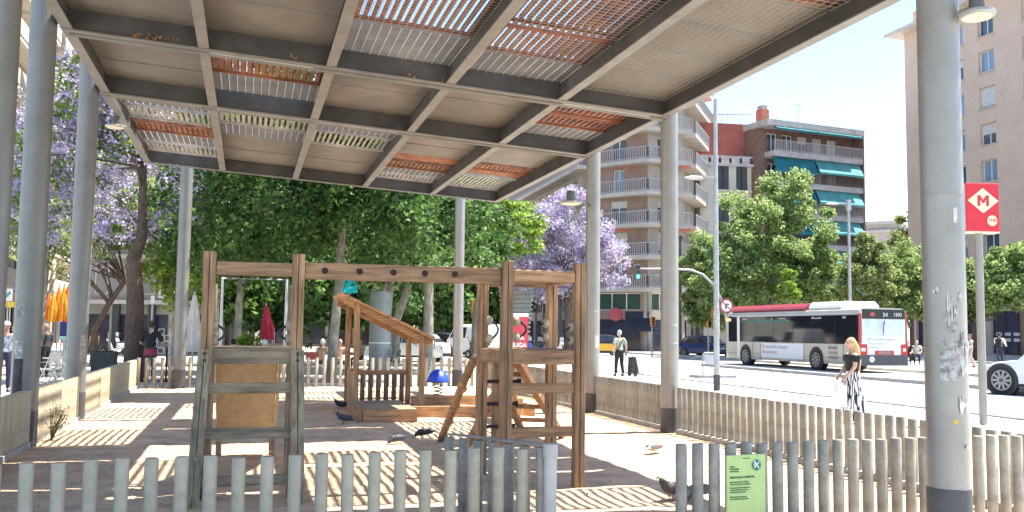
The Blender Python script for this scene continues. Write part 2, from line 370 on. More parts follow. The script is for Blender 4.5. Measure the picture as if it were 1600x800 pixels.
for i in range(4):
    a, c = Vector((*Q[i], 0)), Vector((*Q[i+1], 0)); d = c-a; L = d.length
    n = max(1, int(L/2.9)); rects = []
    for k in range(nfl):
        z = base+k*fh
        for j in range(n):
            x = (j+0.5)*L/n; w = 0.75 if (j+k) % 3 else 0.5
            rects.append((x-w, z+0.05, x+w, z+2.05))
    gr = [((j+0.12)*L/n, 0.2, (j+0.88)*L/n, 2.75) for j in range(n)]
    mz = [((j+0.12)*L/n, 3.5, (j+0.88)*L/n, 4.95) for j in range(n)]
    w = facade(bd, L, nfl*fh+base+0.4, rects+gr+mz, BRN if i == 1 else CREAM2, 0.25, back=8)
    w.location = a; w.rotation_euler.z = math.atan2(d.y, d.x)
    for q, r in enumerate(rects): window(w, *r, y=0.2, glass=GLASSB if q % 3 == 0 else GLASS, blind=(0, 0.3, 0, 0.8, 0)[q*3 % 5], frame=WHITE).name = 'window'
    for r in mz: window(w, *r, y=0.2, cols=3, glass=mat('green tinted glass', (0.05, 0.09, 0.08), 0.1, var=0, spec=0.8))
    for q, r in enumerate(gr): window(w, *r, y=0.22, cols=2, glass=SH, frame=mat('black shop frames', (0.05, 0.05, 0.055), 0.5, var=0))
    for j in range(n+1): x = j*L/n; MB().span((max(0, x-0.32), -0.12, 0), (min(L, x+0.32), 0.0, 5.0)).build('pilaster', STONE, w)
for k in range(nfl):
    z = base+k*fh
    for seg in ((0, 1), (1, 2, 3), (3, 4)):
        q = [Q[i] for i in seg]; dd = 1.5 if len(seg) == 3 else 1.2
        o = off(q, dd); inn = off(q, -0.02)
        if len(seg) == 3:      # rounded end by the street corner
            o = [q[0]] + [(q[0][0]*0.88+o[0][0]*0.12+0.0, o[0][1]+0.35)] + [(o[0][0]+1.2, o[0][1]+0.0)] + o[1:]
            inn = [q[0], q[0], q[0]] + inn[1:]
        balcony(bd, (o, inn), z, 0.34, 0.98, CREAM2, RAIL, 0.2, bar=0.025)
for k, (xa, xb) in ((3, (0.35, 0.95)), (1, (0.2, 0.98)), (5, (0.3, 0.9))):
    a = Vector((*off(Q, 0.9)[1], 0)).lerp(Vector((*off(Q, 0.9)[3], 0)), xa); c = Vector((*off(Q, 0.9)[1], 0)).lerp(Vector((*off(Q, 0.9)[3], 0)), xb)
    z = base+k*fh+2.25
    MB().beam((a.x, a.y-0.5, z), (c.x, c.y-0.5, z), 0.9, 0.12).beam((a.x, a.y-0.95, z-0.12), (c.x, c.y-0.95, z-0.12), 0.05, 0.2).build('awning', mat('salmon awning', (0.55, 0.2, 0.15), 0.8, var=0.1), bd)
a, c = Vector((*off(Q, 0.1)[1], 0)), Vector((*off(Q, 0.1)[2], 0))
p = a.lerp(c, 0.62); q = a.lerp(c, 1.02)
MB().add([(p.x, p.y, 2.9), (q.x, q.y, 2.9), (q.x+0.2, q.y-1.3, 1.95), (p.x+0.2, p.y-1.3, 1.95), (q.x+0.2, q.y-1.3, 1.75), (p.x+0.2, p.y-1.3, 1.75), (p.x, p.y, 3.4), (q.x, q.y, 3.4)],
         [(0, 1, 2, 3), (3, 2, 4, 5), (0, 1, 7, 6)]).build('shop_awning', mat('navy canvas', (0.025, 0.03, 0.05), 0.8, var=0.1), bd)
p = a.lerp(c, 0.42)
MB().ell((p.x, p.y-0.6, 3.15), (0.62, 0.08, 0.56), 16, 10).build('round_sign', mat('faded red enamel', (0.38, 0.07, 0.09), 0.4, var=0), bd, smooth=True)

q_ = Vector((*Q[4], 0)); MB().span((q_.x-1.0, q_.y-0.3, 0), (q_.x+0.35, q_.y+0.6, 27.2)).build('brick_edge_wall', REDW, bd)
# --- small grey building far down the street
A, B = atd(1336, 520, 116), atd(1412, 520, 113)
bd, L = site('grey_house', 'small pale grey flat roofed house between turquoise awning block and peach tower', 'building', A, B)
rects = [(1.6, 9.5, 2.9, 12.2), (4.2, 9.5, 5.6, 12.2), (1.6, 5.5, 2.9, 8), (4.2, 5.5, 5.6, 8)]
GREYR = mat('pale grey render', (0.42, 0.41, 0.39), 0.9, var=0.12)
facade(bd, L, 15.2, rects, GREYR, 0.25)
for r in rects: window(bd, *r, y=0.2, blind=0.5)
MB().span((-0.2, -0.4, 14.2), (L+0.2, 0, 14.5)).span((-0.2, -0.3, 15.2), (L+0.2, 9, 15.6)).build('cornice', GREYR, bd)
balcony(bd, ([(3.5, -1.0), (6.2, -1.0)], [(3.5, 0), (6.2, 0)]), 9.4, 0.25, 1.0, GREYR, RAIL, 0.3)

# --- left: apartment building along the street with stepped balconies
BEI = mat('beige render', (0.50, 0.42, 0.33), 0.9, var=0.1, scale=0.6)
A, B = Vector((-15.0, 34, 0)), Vector((-15.0, 98, 0))
bd, L = site('beige_apartment_building', 'beige apartment building with projecting balconies behind the left steel posts and purple blossom', 'building', A, B)
H = 30; rects = [(x-0.9, 4.3+3.0*k, x+0.9, 6.5+3.0*k) for k in range(8) for x in range(3, 63, 4)]
shop = [(1+4*i, 0.2, 4+4*i, 3.1) for i in range(15)]
facade(bd, L, H, rects+shop, BEI, 0.3, back=12)
for i, r in enumerate(rects): window(bd, *r, y=0.25, blind=(0, 0.4, 0.9)[i % 3], frame=mat('brown frames', (0.2, 0.1, 0.06), 0.6, var=0))
for r in shop: window(bd, *r, y=0.25, cols=2, glass=SH, frame=mat('black shop frames', (0.05, 0.05, 0.055), 0.5, var=0))
for k in range(8):
    for j in range(8): balcony(bd, ([(1+j*8, 0), (1+j*8, -1.3), (7.4+j*8, -1.3), (7.4+j*8, 0)], [(1+j*8, 0.0), (1+j*8, 0.0), (7.4+j*8, 0.0), (7.4+j*8, 0.0)]), 4.1+3*k, 0.3, 0.95, CREAM, CREAM if k % 2 else BEI, solid=True)
# --- back left: grey building with shop front, windows and air conditioner
A, B = atd(120, 520, 57), atd(345, 520, 57)
GREYD = mat('grey painted wall', (0.34, 0.335, 0.32), 0.9, var=0.1, scale=0.7)
bd, L = site('grey_apartment_building', 'grey apartment building over dark shopfront with wall mounted air conditioner', 'building', A, B)
H = 26; rects = []
for k in range(8):
    for j in range(4): x = 0.9+j*2.1; rects.append((x, 3.6+2.75*k, x+1.6, 5.25+2.75*k))
shop = [(0.3+2.15*j, 0.1, 2.2+2.15*j, 2.4) for j in range(4)]
facade(bd, L, H, rects+shop, GREYD, 0.2, back=10)
for i, r in enumerate(rects): window(bd, *r, y=0.15, glass=mat('grey curtained glass', (0.22, 0.24, 0.25), 0.15, var=0, spec=0.7), blind=(0, 0.3, 0, 0.6)[i % 4])
for r in shop: window(bd, *r, y=0.15, cols=2, glass=SH, frame=mat('black shop frames', (0.05, 0.05, 0.055), 0.5, var=0))
ac = MB().span((5.05, -0.55, 3.35), (6.35, -0.02, 4.25)).build('air_conditioner', WHITE, bd)
MB().tube([(5.55, -0.57, 3.8), (5.55, -0.55, 3.8)], 0.36, 16).build('fan_grille', mat('dark grille', (0.06, 0.06, 0.06), 0.6, var=0), ac)
for k in range(8): MB().span((0, -0.5, 3.0+2.75*k), (L, 0, 3.25+2.75*k)).build('floor_band', mat('pale band', (0.5, 0.48, 0.45), 0.9, var=0.1), bd)
for x in (4.55, 2.4): MB().span((x-0.2, -0.3, 0), (x+0.2, -0.01, 3.0)).build('pilaster', mat('charcoal pilaster', (0.06, 0.065, 0.07), 0.6, var=0), bd)
# --- long blocks closing the square, glimpsed through the plane trees
for i, (xa, xb, D, H, lab, mm) in enumerate(((340, 640, 92, 24, 'ochre apartment block glimpsed through the plane trees above the climbing frame', BEI), (640, 860, 120, 24, 'pale apartment block glimpsed through the trees above the parked van', CREAM2))):
    A, B = atd(xa, 520, D), atd(xb, 520, D); bd, L = site('distant_apartment_block', lab, 'building', A, B); rects = []
    for k in range(6):
        for j in range(int(L/2.6)): x = 0.7+j*2.6; rects.append((x, 4.3+3*k, x+1.3, 6.3+3*k))
    sh = [(0.4+2.6*j, 0.2, 2.7+2.6*j, 3.0) for j in range(int(L/2.6))]
    facade(bd, L, H, rects+sh, mm, 0.2)
    for q, r in enumerate(rects): window(bd, *r, y=0.15, blind=(0, 0.4, 0.8)[q % 3])
    for r in sh: window(bd, *r, y=0.15, glass=SH, frame=mat('black shop frames', (0.05, 0.05, 0.055), 0.5, var=0))
    if i == 0: MB().span((0, -1.6, 3.05), (L, 0, 3.2)).build('shop_awning', mat('red shop awning', (0.45, 0.04, 0.05), 0.7, var=0.1), bd)
# ------------------------------------------------------------------ steel columns
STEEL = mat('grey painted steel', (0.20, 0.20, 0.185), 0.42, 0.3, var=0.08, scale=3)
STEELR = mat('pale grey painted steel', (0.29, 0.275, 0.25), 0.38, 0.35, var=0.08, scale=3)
BAND = mat('dark grey base paint', (0.075, 0.075, 0.08), 0.6, var=0.15, scale=5)
PAPER = mat('torn white paper', (0.62, 0.60, 0.56), 0.85, var=0.3, scale=14)
PGREY = mat('weathered grey paper', (0.36, 0.35, 0.33), 0.85, var=0.4, scale=20)
def patch(b, r, a0, a1, z0, z1, jag=0.0, seed=1):      # scrap of paper stuck round a post
    R = random.Random(seed); n = 8
    lo = [z0+R.uniform(0, jag) for _ in range(n+1)]; hi = [z1-R.uniform(0, jag) for _ in range(n+1)]
    for i in range(n):
        t0, t1 = a0+(a1-a0)*i/n, a0+(a1-a0)*(i+1)/n
        b.quad((r*math.cos(t0), r*math.sin(t0), lo[i]), (r*math.cos(t1), r*math.sin(t1), lo[i+1]), (r*math.cos(t1), r*math.sin(t1), hi[i+1]), (r*math.cos(t0), r*math.sin(t0), hi[i]))
def column(x, y, r, h, label, m, band=0.5, ring=None):
    t = thing('steel_column', label, 'column', (x, y, 0), 0, 'steel columns of the canopy')
    MB().lathe((0, 0, 0), [(r, band), (r, h*0.5), (r, h-0.02), (r-0.02, h)], 28).build('shaft', m, t, smooth=True)
    MB().lathe((0, 0, 0), [(r+0.006, -0.02), (r+0.006, band), (r, band+0.002)], 28).build('base_band', BAND, t, smooth=True)
    if ring:
        for z in ring: MB().lathe((0, 0, 0), [(r, z), (r+0.004, z+0.002), (r+0.004, z+0.014), (r, z+0.016)], 28).build('weld_ring', m, t, smooth=True)
    return t
p = at(-9, 300, 11.3)
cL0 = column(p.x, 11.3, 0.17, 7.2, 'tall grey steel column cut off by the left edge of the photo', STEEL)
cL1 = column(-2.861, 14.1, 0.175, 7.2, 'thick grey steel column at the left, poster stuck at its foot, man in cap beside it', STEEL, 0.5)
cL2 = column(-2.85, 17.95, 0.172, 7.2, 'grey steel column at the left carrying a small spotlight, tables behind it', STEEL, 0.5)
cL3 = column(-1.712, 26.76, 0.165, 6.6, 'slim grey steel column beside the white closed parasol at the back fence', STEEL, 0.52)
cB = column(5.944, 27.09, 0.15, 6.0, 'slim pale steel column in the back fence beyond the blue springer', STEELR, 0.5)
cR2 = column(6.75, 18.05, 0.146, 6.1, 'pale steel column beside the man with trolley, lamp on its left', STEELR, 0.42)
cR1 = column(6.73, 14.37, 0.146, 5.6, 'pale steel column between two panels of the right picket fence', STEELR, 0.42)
p = gd(1477, 7.25); R0 = 0.155
cR0 = column(p.x, p.y, R0, 8.0, 'big steel column in the right foreground covered in torn poster scraps', STEELR, 0.5, (2.72, 1.55))
face0 = math.atan2(-p.y, -p.x)
b = MB()
for i in range(16):
    a = face0+rnd.uniform(-0.1, 1.1); z = 1.3+rnd.random()*0.62; patch(b, R0+0.002+0.0005*i, a, a+rnd.uniform(0.12, 0.5), z, z+rnd.uniform(0.05, 0.17), 0.06, i)
patch(b, R0+0.0015, face0-0.25, face0+0.95, 1.30, 1.62, 0.03, 77)
b.build('torn_poster', PGREY, cR0)
b = MB()
patch(b, R0+0.012, face0+0.1, face0+0.35, 1.70, 2.0, 0.18, 40); patch(b, R0+0.012, face0-0.5, face0-0.2, 1.95, 2.03, 0.05, 41)
patch(b, R0+0.012, face0+0.55, face0+1.0, 1.05, 1.2, 0.09, 42); patch(b, R0+0.012, face0+0.7, face0+1.1, 1.32, 1.45, 0.07, 43); patch(b, R0+0.003, face0+0.5, face0+0.72, 2.5, 2.62, 0.005, 44)
patch(b, R0+0.012, face0+0.85, face0+1.1, 0.80, 0.84, 0.02, 45)
b.build('paper_scrap', PAPER, cR0)
b = MB(); patch(b, R0+0.003, face0+0.25, face0+0.5, 0.985, 1.02, 0.004, 46); b.build('sticker', mat('yellow sticker', (0.65, 0.5, 0.06), 0.6, var=0.2, scale=30), cR0)
# small stickers on the other columns
for c, r, fa, zs in ((cL1, 0.175, 0, ((0.9, 1.45, PGREY), (1.75, 1.95, PGREY))), (cL2, 0.172, 0, ((1.0, 1.5, PGREY),)), (cR1, 0.146, 0, ((1.45, 1.5, PAPER), (1.75, 1.8, PAPER))), (cR2, 0.146, 0, ((1.3, 1.6, PAPER), (1.9, 1.93, PAPER), (2.05, 2.08, PAPER)))):
    f0 = math.atan2(-c.location.y, -c.location.x)
    for i, (z0, z1, mm) in enumerate(zs):
        b = MB(); lo = -0.95 if c in (cL1,) else 0.3; patch(b, r+0.003, f0+lo, f0+lo+0.7, z0, z1, 0.03, 60+i); b.build('sticker', mm, c)
f0 = math.atan2(-14.1, 2.86)
b = MB(); patch(b, 0.180, f0-0.95, f0-0.2, 0.62, 1.2, 0.0, 3); b.build('poster', mat('dark poster', (0.07, 0.05, 0.06), 0.6, var=0.5, scale=9), cL1)

# ------------------------------------------------------------------ canopy
CAN = mat('grey canopy steel', (0.085, 0.08, 0.075), 0.6, 0.1, var=0.2, scale=2)
CANP = mat('pale flange steel', (0.22, 0.205, 0.18), 0.55, 0.1, var=0.12, scale=3)
CEIL = mat('dusty metal ceiling sheets', (0.20, 0.18, 0.152), 0.7, 0.1, var=0.12, scale=1.5)
CEILB = mat('beige perforated ceiling sheets', (0.24, 0.222, 0.19), 0.7, 0.1, var=0.15, scale=2)
SLATR = mat('rusty terracotta slats', (0.30, 0.12, 0.062), 0.8, var=0.3, scale=3)
SLATG = mat('pale sunlit metal slats', (0.46, 0.41, 0.34), 0.6, 0.1, var=0.2, scale=3)  # pale metal, lightened further: sunlight on the slats put into the colour
WIRE = mat('galvanised mesh wire', (0.36, 0.33, 0.285), 0.5, 0.2, var=0)
cx = [-2.56+1.822*i for i in range(6)]; cy = [3.2, 6.87, 14.14, 17.85, 25.12]
def zc(x): return 5.79-0.0618*(x+2.56)
cn = thing('canopy', 'large grey steel canopy of framed bays with mesh and rusty slat panels over the playground', 'canopy', (2.0, 15.5, 5.5))
cb = []
def bar(b, p0, p1, w, h): b.beam(p0, p1, w, h)
for i, x in enumerate(cx):
    z = zc(x); e = 0.05 if i in (0, 5) else 0
    o = MB().beam((x, cy[0], z+0.185), (x, cy[-1], z+0.185), 0.018, 0.35).build('long_beam', CAN, cn, world=True)
    f_ = MB().beam((x, cy[0]-0.002, z), (x, cy[-1]+0.002, z), 0.15, 0.018).beam((x, cy[0], z+0.37), (x, cy[-1], z+0.37), 0.15, 0.018).build('flange', CANP, o); f_.location = -cn.location
for j, y in enumerate(cy):
    o = MB(); a, c = cx[0], cx[-1]
    w_ = MB().beam((a, y, zc(a)+0.185), (c, y, zc(c)+0.185), 0.02, 0.345).build('cross_web', CAN, cn, world=True); o.beam((a-0.06, y, zc(a)-0.014), (c+0.06, y, zc(c)-0.014), 0.14, 0.02); o.beam((a, y, zc(a)+0.385), (c, y, zc(c)+0.385), 0.14, 0.018)
    o.build('cross_beam', CANP, cn, world=True)
tw = MB(); tw.tube([(cx[0], 14.26, zc(cx[0])-0.03), (cx[5], 14.26, zc(cx[5])-0.03)], 0.035, 8); tw.tube([(cx[0], 17.96, zc(cx[0])-0.03), (cx[5], 17.96, zc(cx[5])-0.03)], 0.03, 8); tw.build('edge_tube', CANP, cn, smooth=True, world=True)
lay = {
 (0, 0): [(0, 1, 's')], (0, 1): [(0, 1, 's')], (0, 2): [(0, 1, 's')], (0, 3): [(0, .6, 's'), (.62, .97, 'r')], (0, 4): [(0, .4, 's'), (.42, .97, 'r')],
 (1, 0): [(0, .5, 's'), (.5, 1, 's')], (1, 1): [(0, .5, 's'), (.5, .8, 's'), (.8, 1, 's')], (1, 2): [(0, .42, 's'), (.43, .49, 'p'), (.5, .78, 'r'), (.8, 1, 'm')], (1, 3): [(0, .28, 's'), (.3, .66, 'r'), (.69, .84, 'r'), (.86, 1, 'm')], (1, 4): [(0, .2, 's'), (.22, .36, 'r'), (.37, .53, 'b'), (.535, .69, 'b'), (.695, .84, 'b'), (.845, 1, 'b')],
 (2, 0): [(0, 1, 's')], (2, 1): [(.04, .6, 'r'), (.62, .95, 'm')], (2, 2): [(0, .55, 's'), (.555, 1, 's')], (2, 3): [(0, .5, 's'), (.505, 1, 's')], (2, 4): [(.03, .5, 'r'), (.53, .74, 'r'), (.76, 1, 'm')],
 (3, 0): [(.01, .26, 'm'), (.28, .44, 'g'), (.49, .62, 'r'), (.64, .79, 'm'), (.81, .97, 'g')], (3, 1): [(.05, .36, 'g'), (.38, .52, 'm'), (.53, 1, 's')], (3, 2): [(.02, .3, 'm'), (.31, .5, 'g'), (.51, 1, 's')],
 (3, 3): [(0, .5, 's'), (.5, .6, 'p'), (.62, .74, 'r'), (.75, .86, 'm'), (.87, .98, 'g')], (3, 4): [(0, .48, 's'), (.5, .6, 'r'), (.61, .7, 'p'), (.72, .98, 'g')]}
for (j, i), cells in lay.items():
    xa, xb = cx[i]+0.02, cx[i+1]-0.02; La = cy[j]; Lb = cy[j+1]-cy[j]
    za, zb = zc(xa)+0.30, zc(xb)+0.30
    def zz(x): return za+(zb-za)*(x-xa)/(xb-xa)
    for (f0_, f1_, k) in cells:
        y0_, y1_ = La+Lb*f0_+0.015, La+Lb*f1_-0.015
        b = MB()
        if k in 'sbp':
            for h0, h1 in ((0, 1),): b.add([(xa, y0_, za), (xb, y0_, zb), (xb, y1_, zb), (xa, y1_, za), (xa, y0_, za+0.03), (xb, y0_, zb+0.03), (xb, y1_, zb+0.03), (xa, y1_, za+0.03)], [(0, 1, 2, 3), (4, 5, 6, 7), (0, 1, 5, 4), (2, 3, 7, 6), (1, 2, 6, 5), (0, 3, 7, 4)])
            if k != 'p':
                n = max(1, int((y1_-y0_)/1.2))
                for q in range(1, n): y = y0_+(y1_-y0_)*q/n; b.beam((xa, y, za-0.006), (xb, y, zb-0.006), 0.02, 0.012)
            b.build('ceiling_sheet', CEILB if k == 'b' else (SLATR if k == 'p' else CEIL), cn, world=True)
            if k == 'b':
                b = MB(); n = int((xb-xa)/0.09)
                for q in range(n+1): x = xa+(xb-xa)*q/n; b.beam((x, y0_, zz(x)-0.05), (x, y1_, zz(x)-0.05), 0.007, 0.012)
                n = int((y1_-y0_)/0.06)
                for q in range(n+1): y = y0_+(y1_-y0_)*q/n; b.beam((xa, y, za-0.056), (xb, y, zb-0.056), 0.006, 0.006)
                b.build('wire_mesh', WIRE, cn, world=True)
        elif k == 'm':      # steel grating: tall bearing bars across, thin cross rods
            n = int((xb-xa)/0.13)
            for q in range(n+1): x = xa+(xb-xa)*q/n; b.beam((x, y0_, zz(x)-0.012), (x, y1_, zz(x)-0.012), 0.009, 0.012)
            b.build('cross_rods', mat('highlight cross rods', (0.6, 0.56, 0.48), 0.5, var=0), cn, world=True); b = MB()  # lighter than the bars: grating highlights put into the rod colour
            n = int((y1_-y0_)/0.06)
            for q in range(n+1): y = y0_+(y1_-y0_)*q/n; b.beam((xa, y, za+0.012), (xb, y, zb+0.012), 0.007, 0.036)
            b.build('mesh_panel', mat('dusty grating steel', (0.27, 0.235, 0.185), 0.7, 0.0, var=0.15, scale=2), cn, world=True)
        else:
            n = int((xb-xa)/0.107)
            for q in range(n):
                x = xa+(xb-xa)*(q+0.5)/n; hz_ = 0.065 if k == 'r' else 0.03; e_ = 0.43*hz_; z_ = zz(x); b.add([(x+s_*(0.033 if k == 'r' else 0.027)+t_*e_, y_, z_+t_*hz_) for y_ in (y0_, y1_) for s_, t_ in ((-1, 0), (1, 0), (1, 1), (-1, 1))], [(0, 1, 2, 3), (4, 5, 6, 7), (0, 1, 5, 4), (1, 2, 6, 5), (2, 3, 7, 6), (3, 0, 4, 7)])
            b.beam((xa, y0_, za-0.01), (xb, y0_, zb-0.01), 0.05, 0.05); b.beam((xa, y1_, za-0.01), (xb, y1_, zb-0.01), 0.05, 0.05)
            b.build('slat_panel', SLATR if k == 'r' else SLATG, cn, world=True)
            if j == 1:
                b = MB(); n = int((xb-xa)/0.1)
                for q in range(n+1): x = xa+(xb-xa)*q/n; b.beam((x, y0_, zz(x)-0.06), (x, y1_, zz(x)-0.06), 0.006, 0.01)
                n = int((y1_-y0_)/0.1)
                for q in range(n+1): y = y0_+(y1_-y0_)*q/n; b.beam((xa, y, za-0.068), (xb, y, zb-0.068), 0.006, 0.006)
                b.build('wire_mesh', WIRE, cn, world=True)
# dry orange leaves caught on the lower flanges
DRY = mat('dry orange leaves', (0.45, 0.2, 0.06), 0.8, var=0.3, scale=30)
for i, (px, py, n) in enumerate(((240, 62, 26), (455, 93, 8), (638, 122, 5), (692, 130, 9), (772, 72, 6), (1280, 58, 7))):
    q = at(px, py, 14.14 if i not in (4, 5) else 11.5); b = MB(); R = random.Random(i)
    for k in range(n):
        c = q+Vector((R.gauss(0, 0.007)*n, R.uniform(-0.085, -0.06), R.uniform(-0.005, 0.045))); e = R.uniform(.018, .034); rv = lambda: Vector((R.uniform(-1, 1), R.uniform(-.5, .5), R.uniform(-1, 1))).normalized()*e; va, vb = rv(), rv()
        b.add([c+va, c+vb*.6, c-va, c-vb*.6], [(0, 1, 2), (0, 2, 3)])
    tag(b.build('dry_leaves', DRY, base=q), ('big clump', 'second clump', 'few leaves', 'small clump', 'leaf pair', 'last clump')[i] + ' of dry orange leaves caught on ' + ('the canopy cross beam at the upper left', 'the cross beam over the left tower', 'the cross beam over the monkey beam', 'the cross beam above the plane trees', 'a long beam beside rusty slats', 'the right canopy edge against the sky')[i], 'dry leaves')

# ------------------------------------------------------------------ picket fences
PICK = mat('grey green painted pickets', (0.46, 0.395, 0.28), 0.42, 0.0, var=0.16, scale=5)
PICKT = mat('weathered beige grey pickets', (0.355, 0.33, 0.27), 0.6, 0.0, var=0.25, scale=6)
CONC = mat('concrete footing', (0.42, 0.40, 0.36), 0.9, var=0.2, scale=4)
PK = {}
def fence(label, a, c, pitch, m, r=0.048, h=0.77, kerb=0.0, jit=0.0, seed=0):
    a, c = Vector((*a, 0)), Vector((*c, 0)); n = max(1, round((c-a).length/pitch)); R = random.Random(seed)
    t = thing('picket_fence', label, 'fence', a)
    key = (r, h, m.name)
    if key not in PK: PK[key] = MB().lathe((0, 0, -0.05), [(r, 0), (r, h+0.04), (r*0.9, h+0.05)], 18).mesh('picket', m, True)
    for i in range(n+1):
        v = (c-a)*(i/n); o = inst('picket', PK[key], t, (v.x, v.y, R.uniform(-jit, jit))); o.rotation_euler = (R.uniform(-jit, jit)*0.6, R.uniform(-jit, jit)*0.6, R.uniform(0, 6))
    if kerb: d = (c-a); MB().beam((0, 0, kerb/2-0.02), (d.x, d.y, kerb/2-0.02), 0.17, kerb+0.04).build('footing', CONC, t, bevel=0.01)
    return t
fence('front row of thick grey green pickets in the left foreground', (-2.62, 6.62), (2.02, 6.90), 0.186, PICK, 0.045, 0.77, 0, 0.012, 1)
fence('front row of beige grey pickets holding the green sign at lower right', (3.28, 6.80), (6.75, 6.95), 0.142, PICKT, 0.045, 0.775, 0, 0.008, 2)
fence('right picket fence panel nearest the camera behind the green sign', (6.86, 7.15), (6.80, 14.12), 0.185, PICKT, 0.05, 0.765, 0.1, 0.006, 3)
fence('right picket fence panel between the two pale steel columns', (6.80, 14.62), (6.80, 17.82), 0.155, PICKT, 0.05, 0.77, 0.1, 0.004, 4)
fence('right picket fence panel running to the far corner behind the right tower', (6.80, 18.3), (6.80, 26.9), 0.155, PICKT, 0.05, 0.78, 0.1, 0.004, 5)
fence('left picket fence panel nearest the camera, in shade', (-2.80, 6.8), (-2.80, 13.95), 0.125, PICK, 0.055, 0.78, 0.1, 0.003, 6)
fence('left picket fence panel with a weed growing against it', (-2.80, 14.42), (-2.80, 17.75), 0.125, PICK, 0.055, 0.78, 0.1, 0.003, 7)
fence('left picket fence panel farthest back by the dark planter', (-2.80, 18.25), (-2.80, 26.9), 0.125, PICK, 0.055, 0.78, 0.1, 0.003, 8)
fence('back picket fence left of the slim column, standing man behind it', (-2.75, 27.0), (-1.95, 27.0), 0.2, PICK, 0.05, 0.82, 0, 0.004, 9)
fence('back picket fence seen between climbing frame and playhouse', (-1.45, 27.0), (5.7, 27.1), 0.225, PICK, 0.05, 0.84, 0, 0.006, 10)
fence('short back picket fence right of the pale column', (6.2, 27.1), (6.75, 27.1), 0.2, PICK, 0.05, 0.84, 0, 0.006, 11)
# gate folded open beside the front fence
gt = thing('gate', 'open picket gate with flat steel top bar and white cap post in the foreground', 'gate', (2.222, 6.83, 0))
e = Vector((1.648, 7.709, 0))-Vector((2.222, 6.83, 0))
MB().beam((0, 0, 0.79), (e.x, e.y, 0.79), 0.07, 0.014).build('top_bar', STEELR, gt, bevel=0.003)
MB().beam((0, 0, 0.12), (e.x, e.y, 0.12), 0.06, 0.03).build('bottom_bar', STEELR, gt)
for k in range(7): q = e*(k/6.4+0.08); inst('picket', MB().lathe((0, 0, 0.05), [(0.042, 0), (0.042, 0.715)], 14).mesh('picket', PICKT, True), gt, (q.x, q.y, 0))
WPOST = mat('off white steel tube', (0.52, 0.50, 0.46), 0.5, 0.1, var=0.1)
po = MB().cyl((0, 0, -0.02), 0.05, 0.8, 20).build('gate_post', WPOST, gt, smooth=True)
MB().lathe((0, 0, 0.70), [(0.056, 0), (0.056, 0.10), (0.03, 0.104)], 20).build('post_cap', WPOST, po, smooth=True)
for k in (0.2, 0.3): q = e*k; MB().ell((q.x+0.05, q.y-0.04, 0.70), (0.02, 0.02, 0.022), 10, 6).build('bolt_head', WPOST, gt, smooth=True)
# information sign on the front fence
GRN = mat('pale green sign sheet', (0.47, 0.62, 0.24), 0.5, var=0.06, scale=6)
GRD = mat('dark green print', (0.02, 0.20, 0.12), 0.5, var=0)
INK = mat('green black print', (0.05, 0.11, 0.05), 0.6, var=0)
WPR = mat('white print', (0.8, 0.8, 0.78), 0.6, var=0)
s0 = at(1134, 755, 6.72); s1 = at(1194, 755, 6.76); zt = at(1164, 710, 6.74).z
sg = thing('information_sign', 'pale green playground rules sign with round dark green emblem on the front fence', 'sign', ((s0.x+s1.x)/2, 6.735, 0.0), math.atan2(s1.y-s0.y, s1.x-s0.x))
w = (s1-s0).length; hs = 0.62
MB().span((-w/2, -0.012, zt-hs), (w/2, 0.012, zt)).build('sheet', GRN, sg, bevel=0.004)
MB().tube([(w*0.26, -0.0135, zt-0.083), (w*0.26, -0.0145, zt-0.083)], 0.044, 24).build('emblem', GRD, sg)
b = MB(); c = Vector((w*0.26, -0.016, zt-0.083))
for q0, q1, t in (((-0.012, 0.016), (0.012, -0.008), .012), ((0.012, -0.006), (0.022, -0.027), .008), ((-0.002, -0.002), (-0.022, -0.022), .008), ((-0.004, 0.01), (0.02, 0.014), .007), ((0.02, 0.014), (0.024, 0.03), .007), ((-0.012, 0.014), (-0.026, -0.002), .007)):
    b.beam(c+Vector((q0[0], 0, q0[1])), c+Vector((q1[0], 0, q1[1])), t, 0.002, up=(0, 1, 0))
b.ell(c+Vector((-0.017, 0, 0.026)), (0.009, 0.001, 0.009), 12, 8); b.build('child_figure', WPR, sg)
rx = (PI/2, 0, 0); x0_ = -w/2+0.032
text('Guia Barcelona', 0.011, INK, sg, (0.0, -0.0135, zt-0.027), rx)
for k, (tx, sz, dz) in enumerate((('Institut', .013, .083), ('Parcs i Jardins', .013, .099), ('de Barcelona', .013, .115), ('\u00c0REA DE JOC INFANTIL', .0185, .157), ('Espai recomanat per a infants', .0122, .188), ('menors de sis anys acompanyats', .0122, .203), ('Els infants han d\u2019estar sempre sota', .0112, .228), ('la responsabilitat d\u2019una persona', .0112, .243), ('adulta que vetlli pel seu joc', .0112, .258), ('No hi poden entrar gossos', .0118, .29), ('Per a incid\u00e8ncies truqueu 010', .0118, .305))):
    text(tx, sz*1.18, INK, sg, (x0_-.005, -0.0135, zt-.03-(dz-.03)*1.12), rx, align='LEFT', bold=0.0005)
MB().span((-0.05, 0.012, zt-0.3), (0.05, 0.05, zt-0.26)).build('clamp', STEELR, sg)

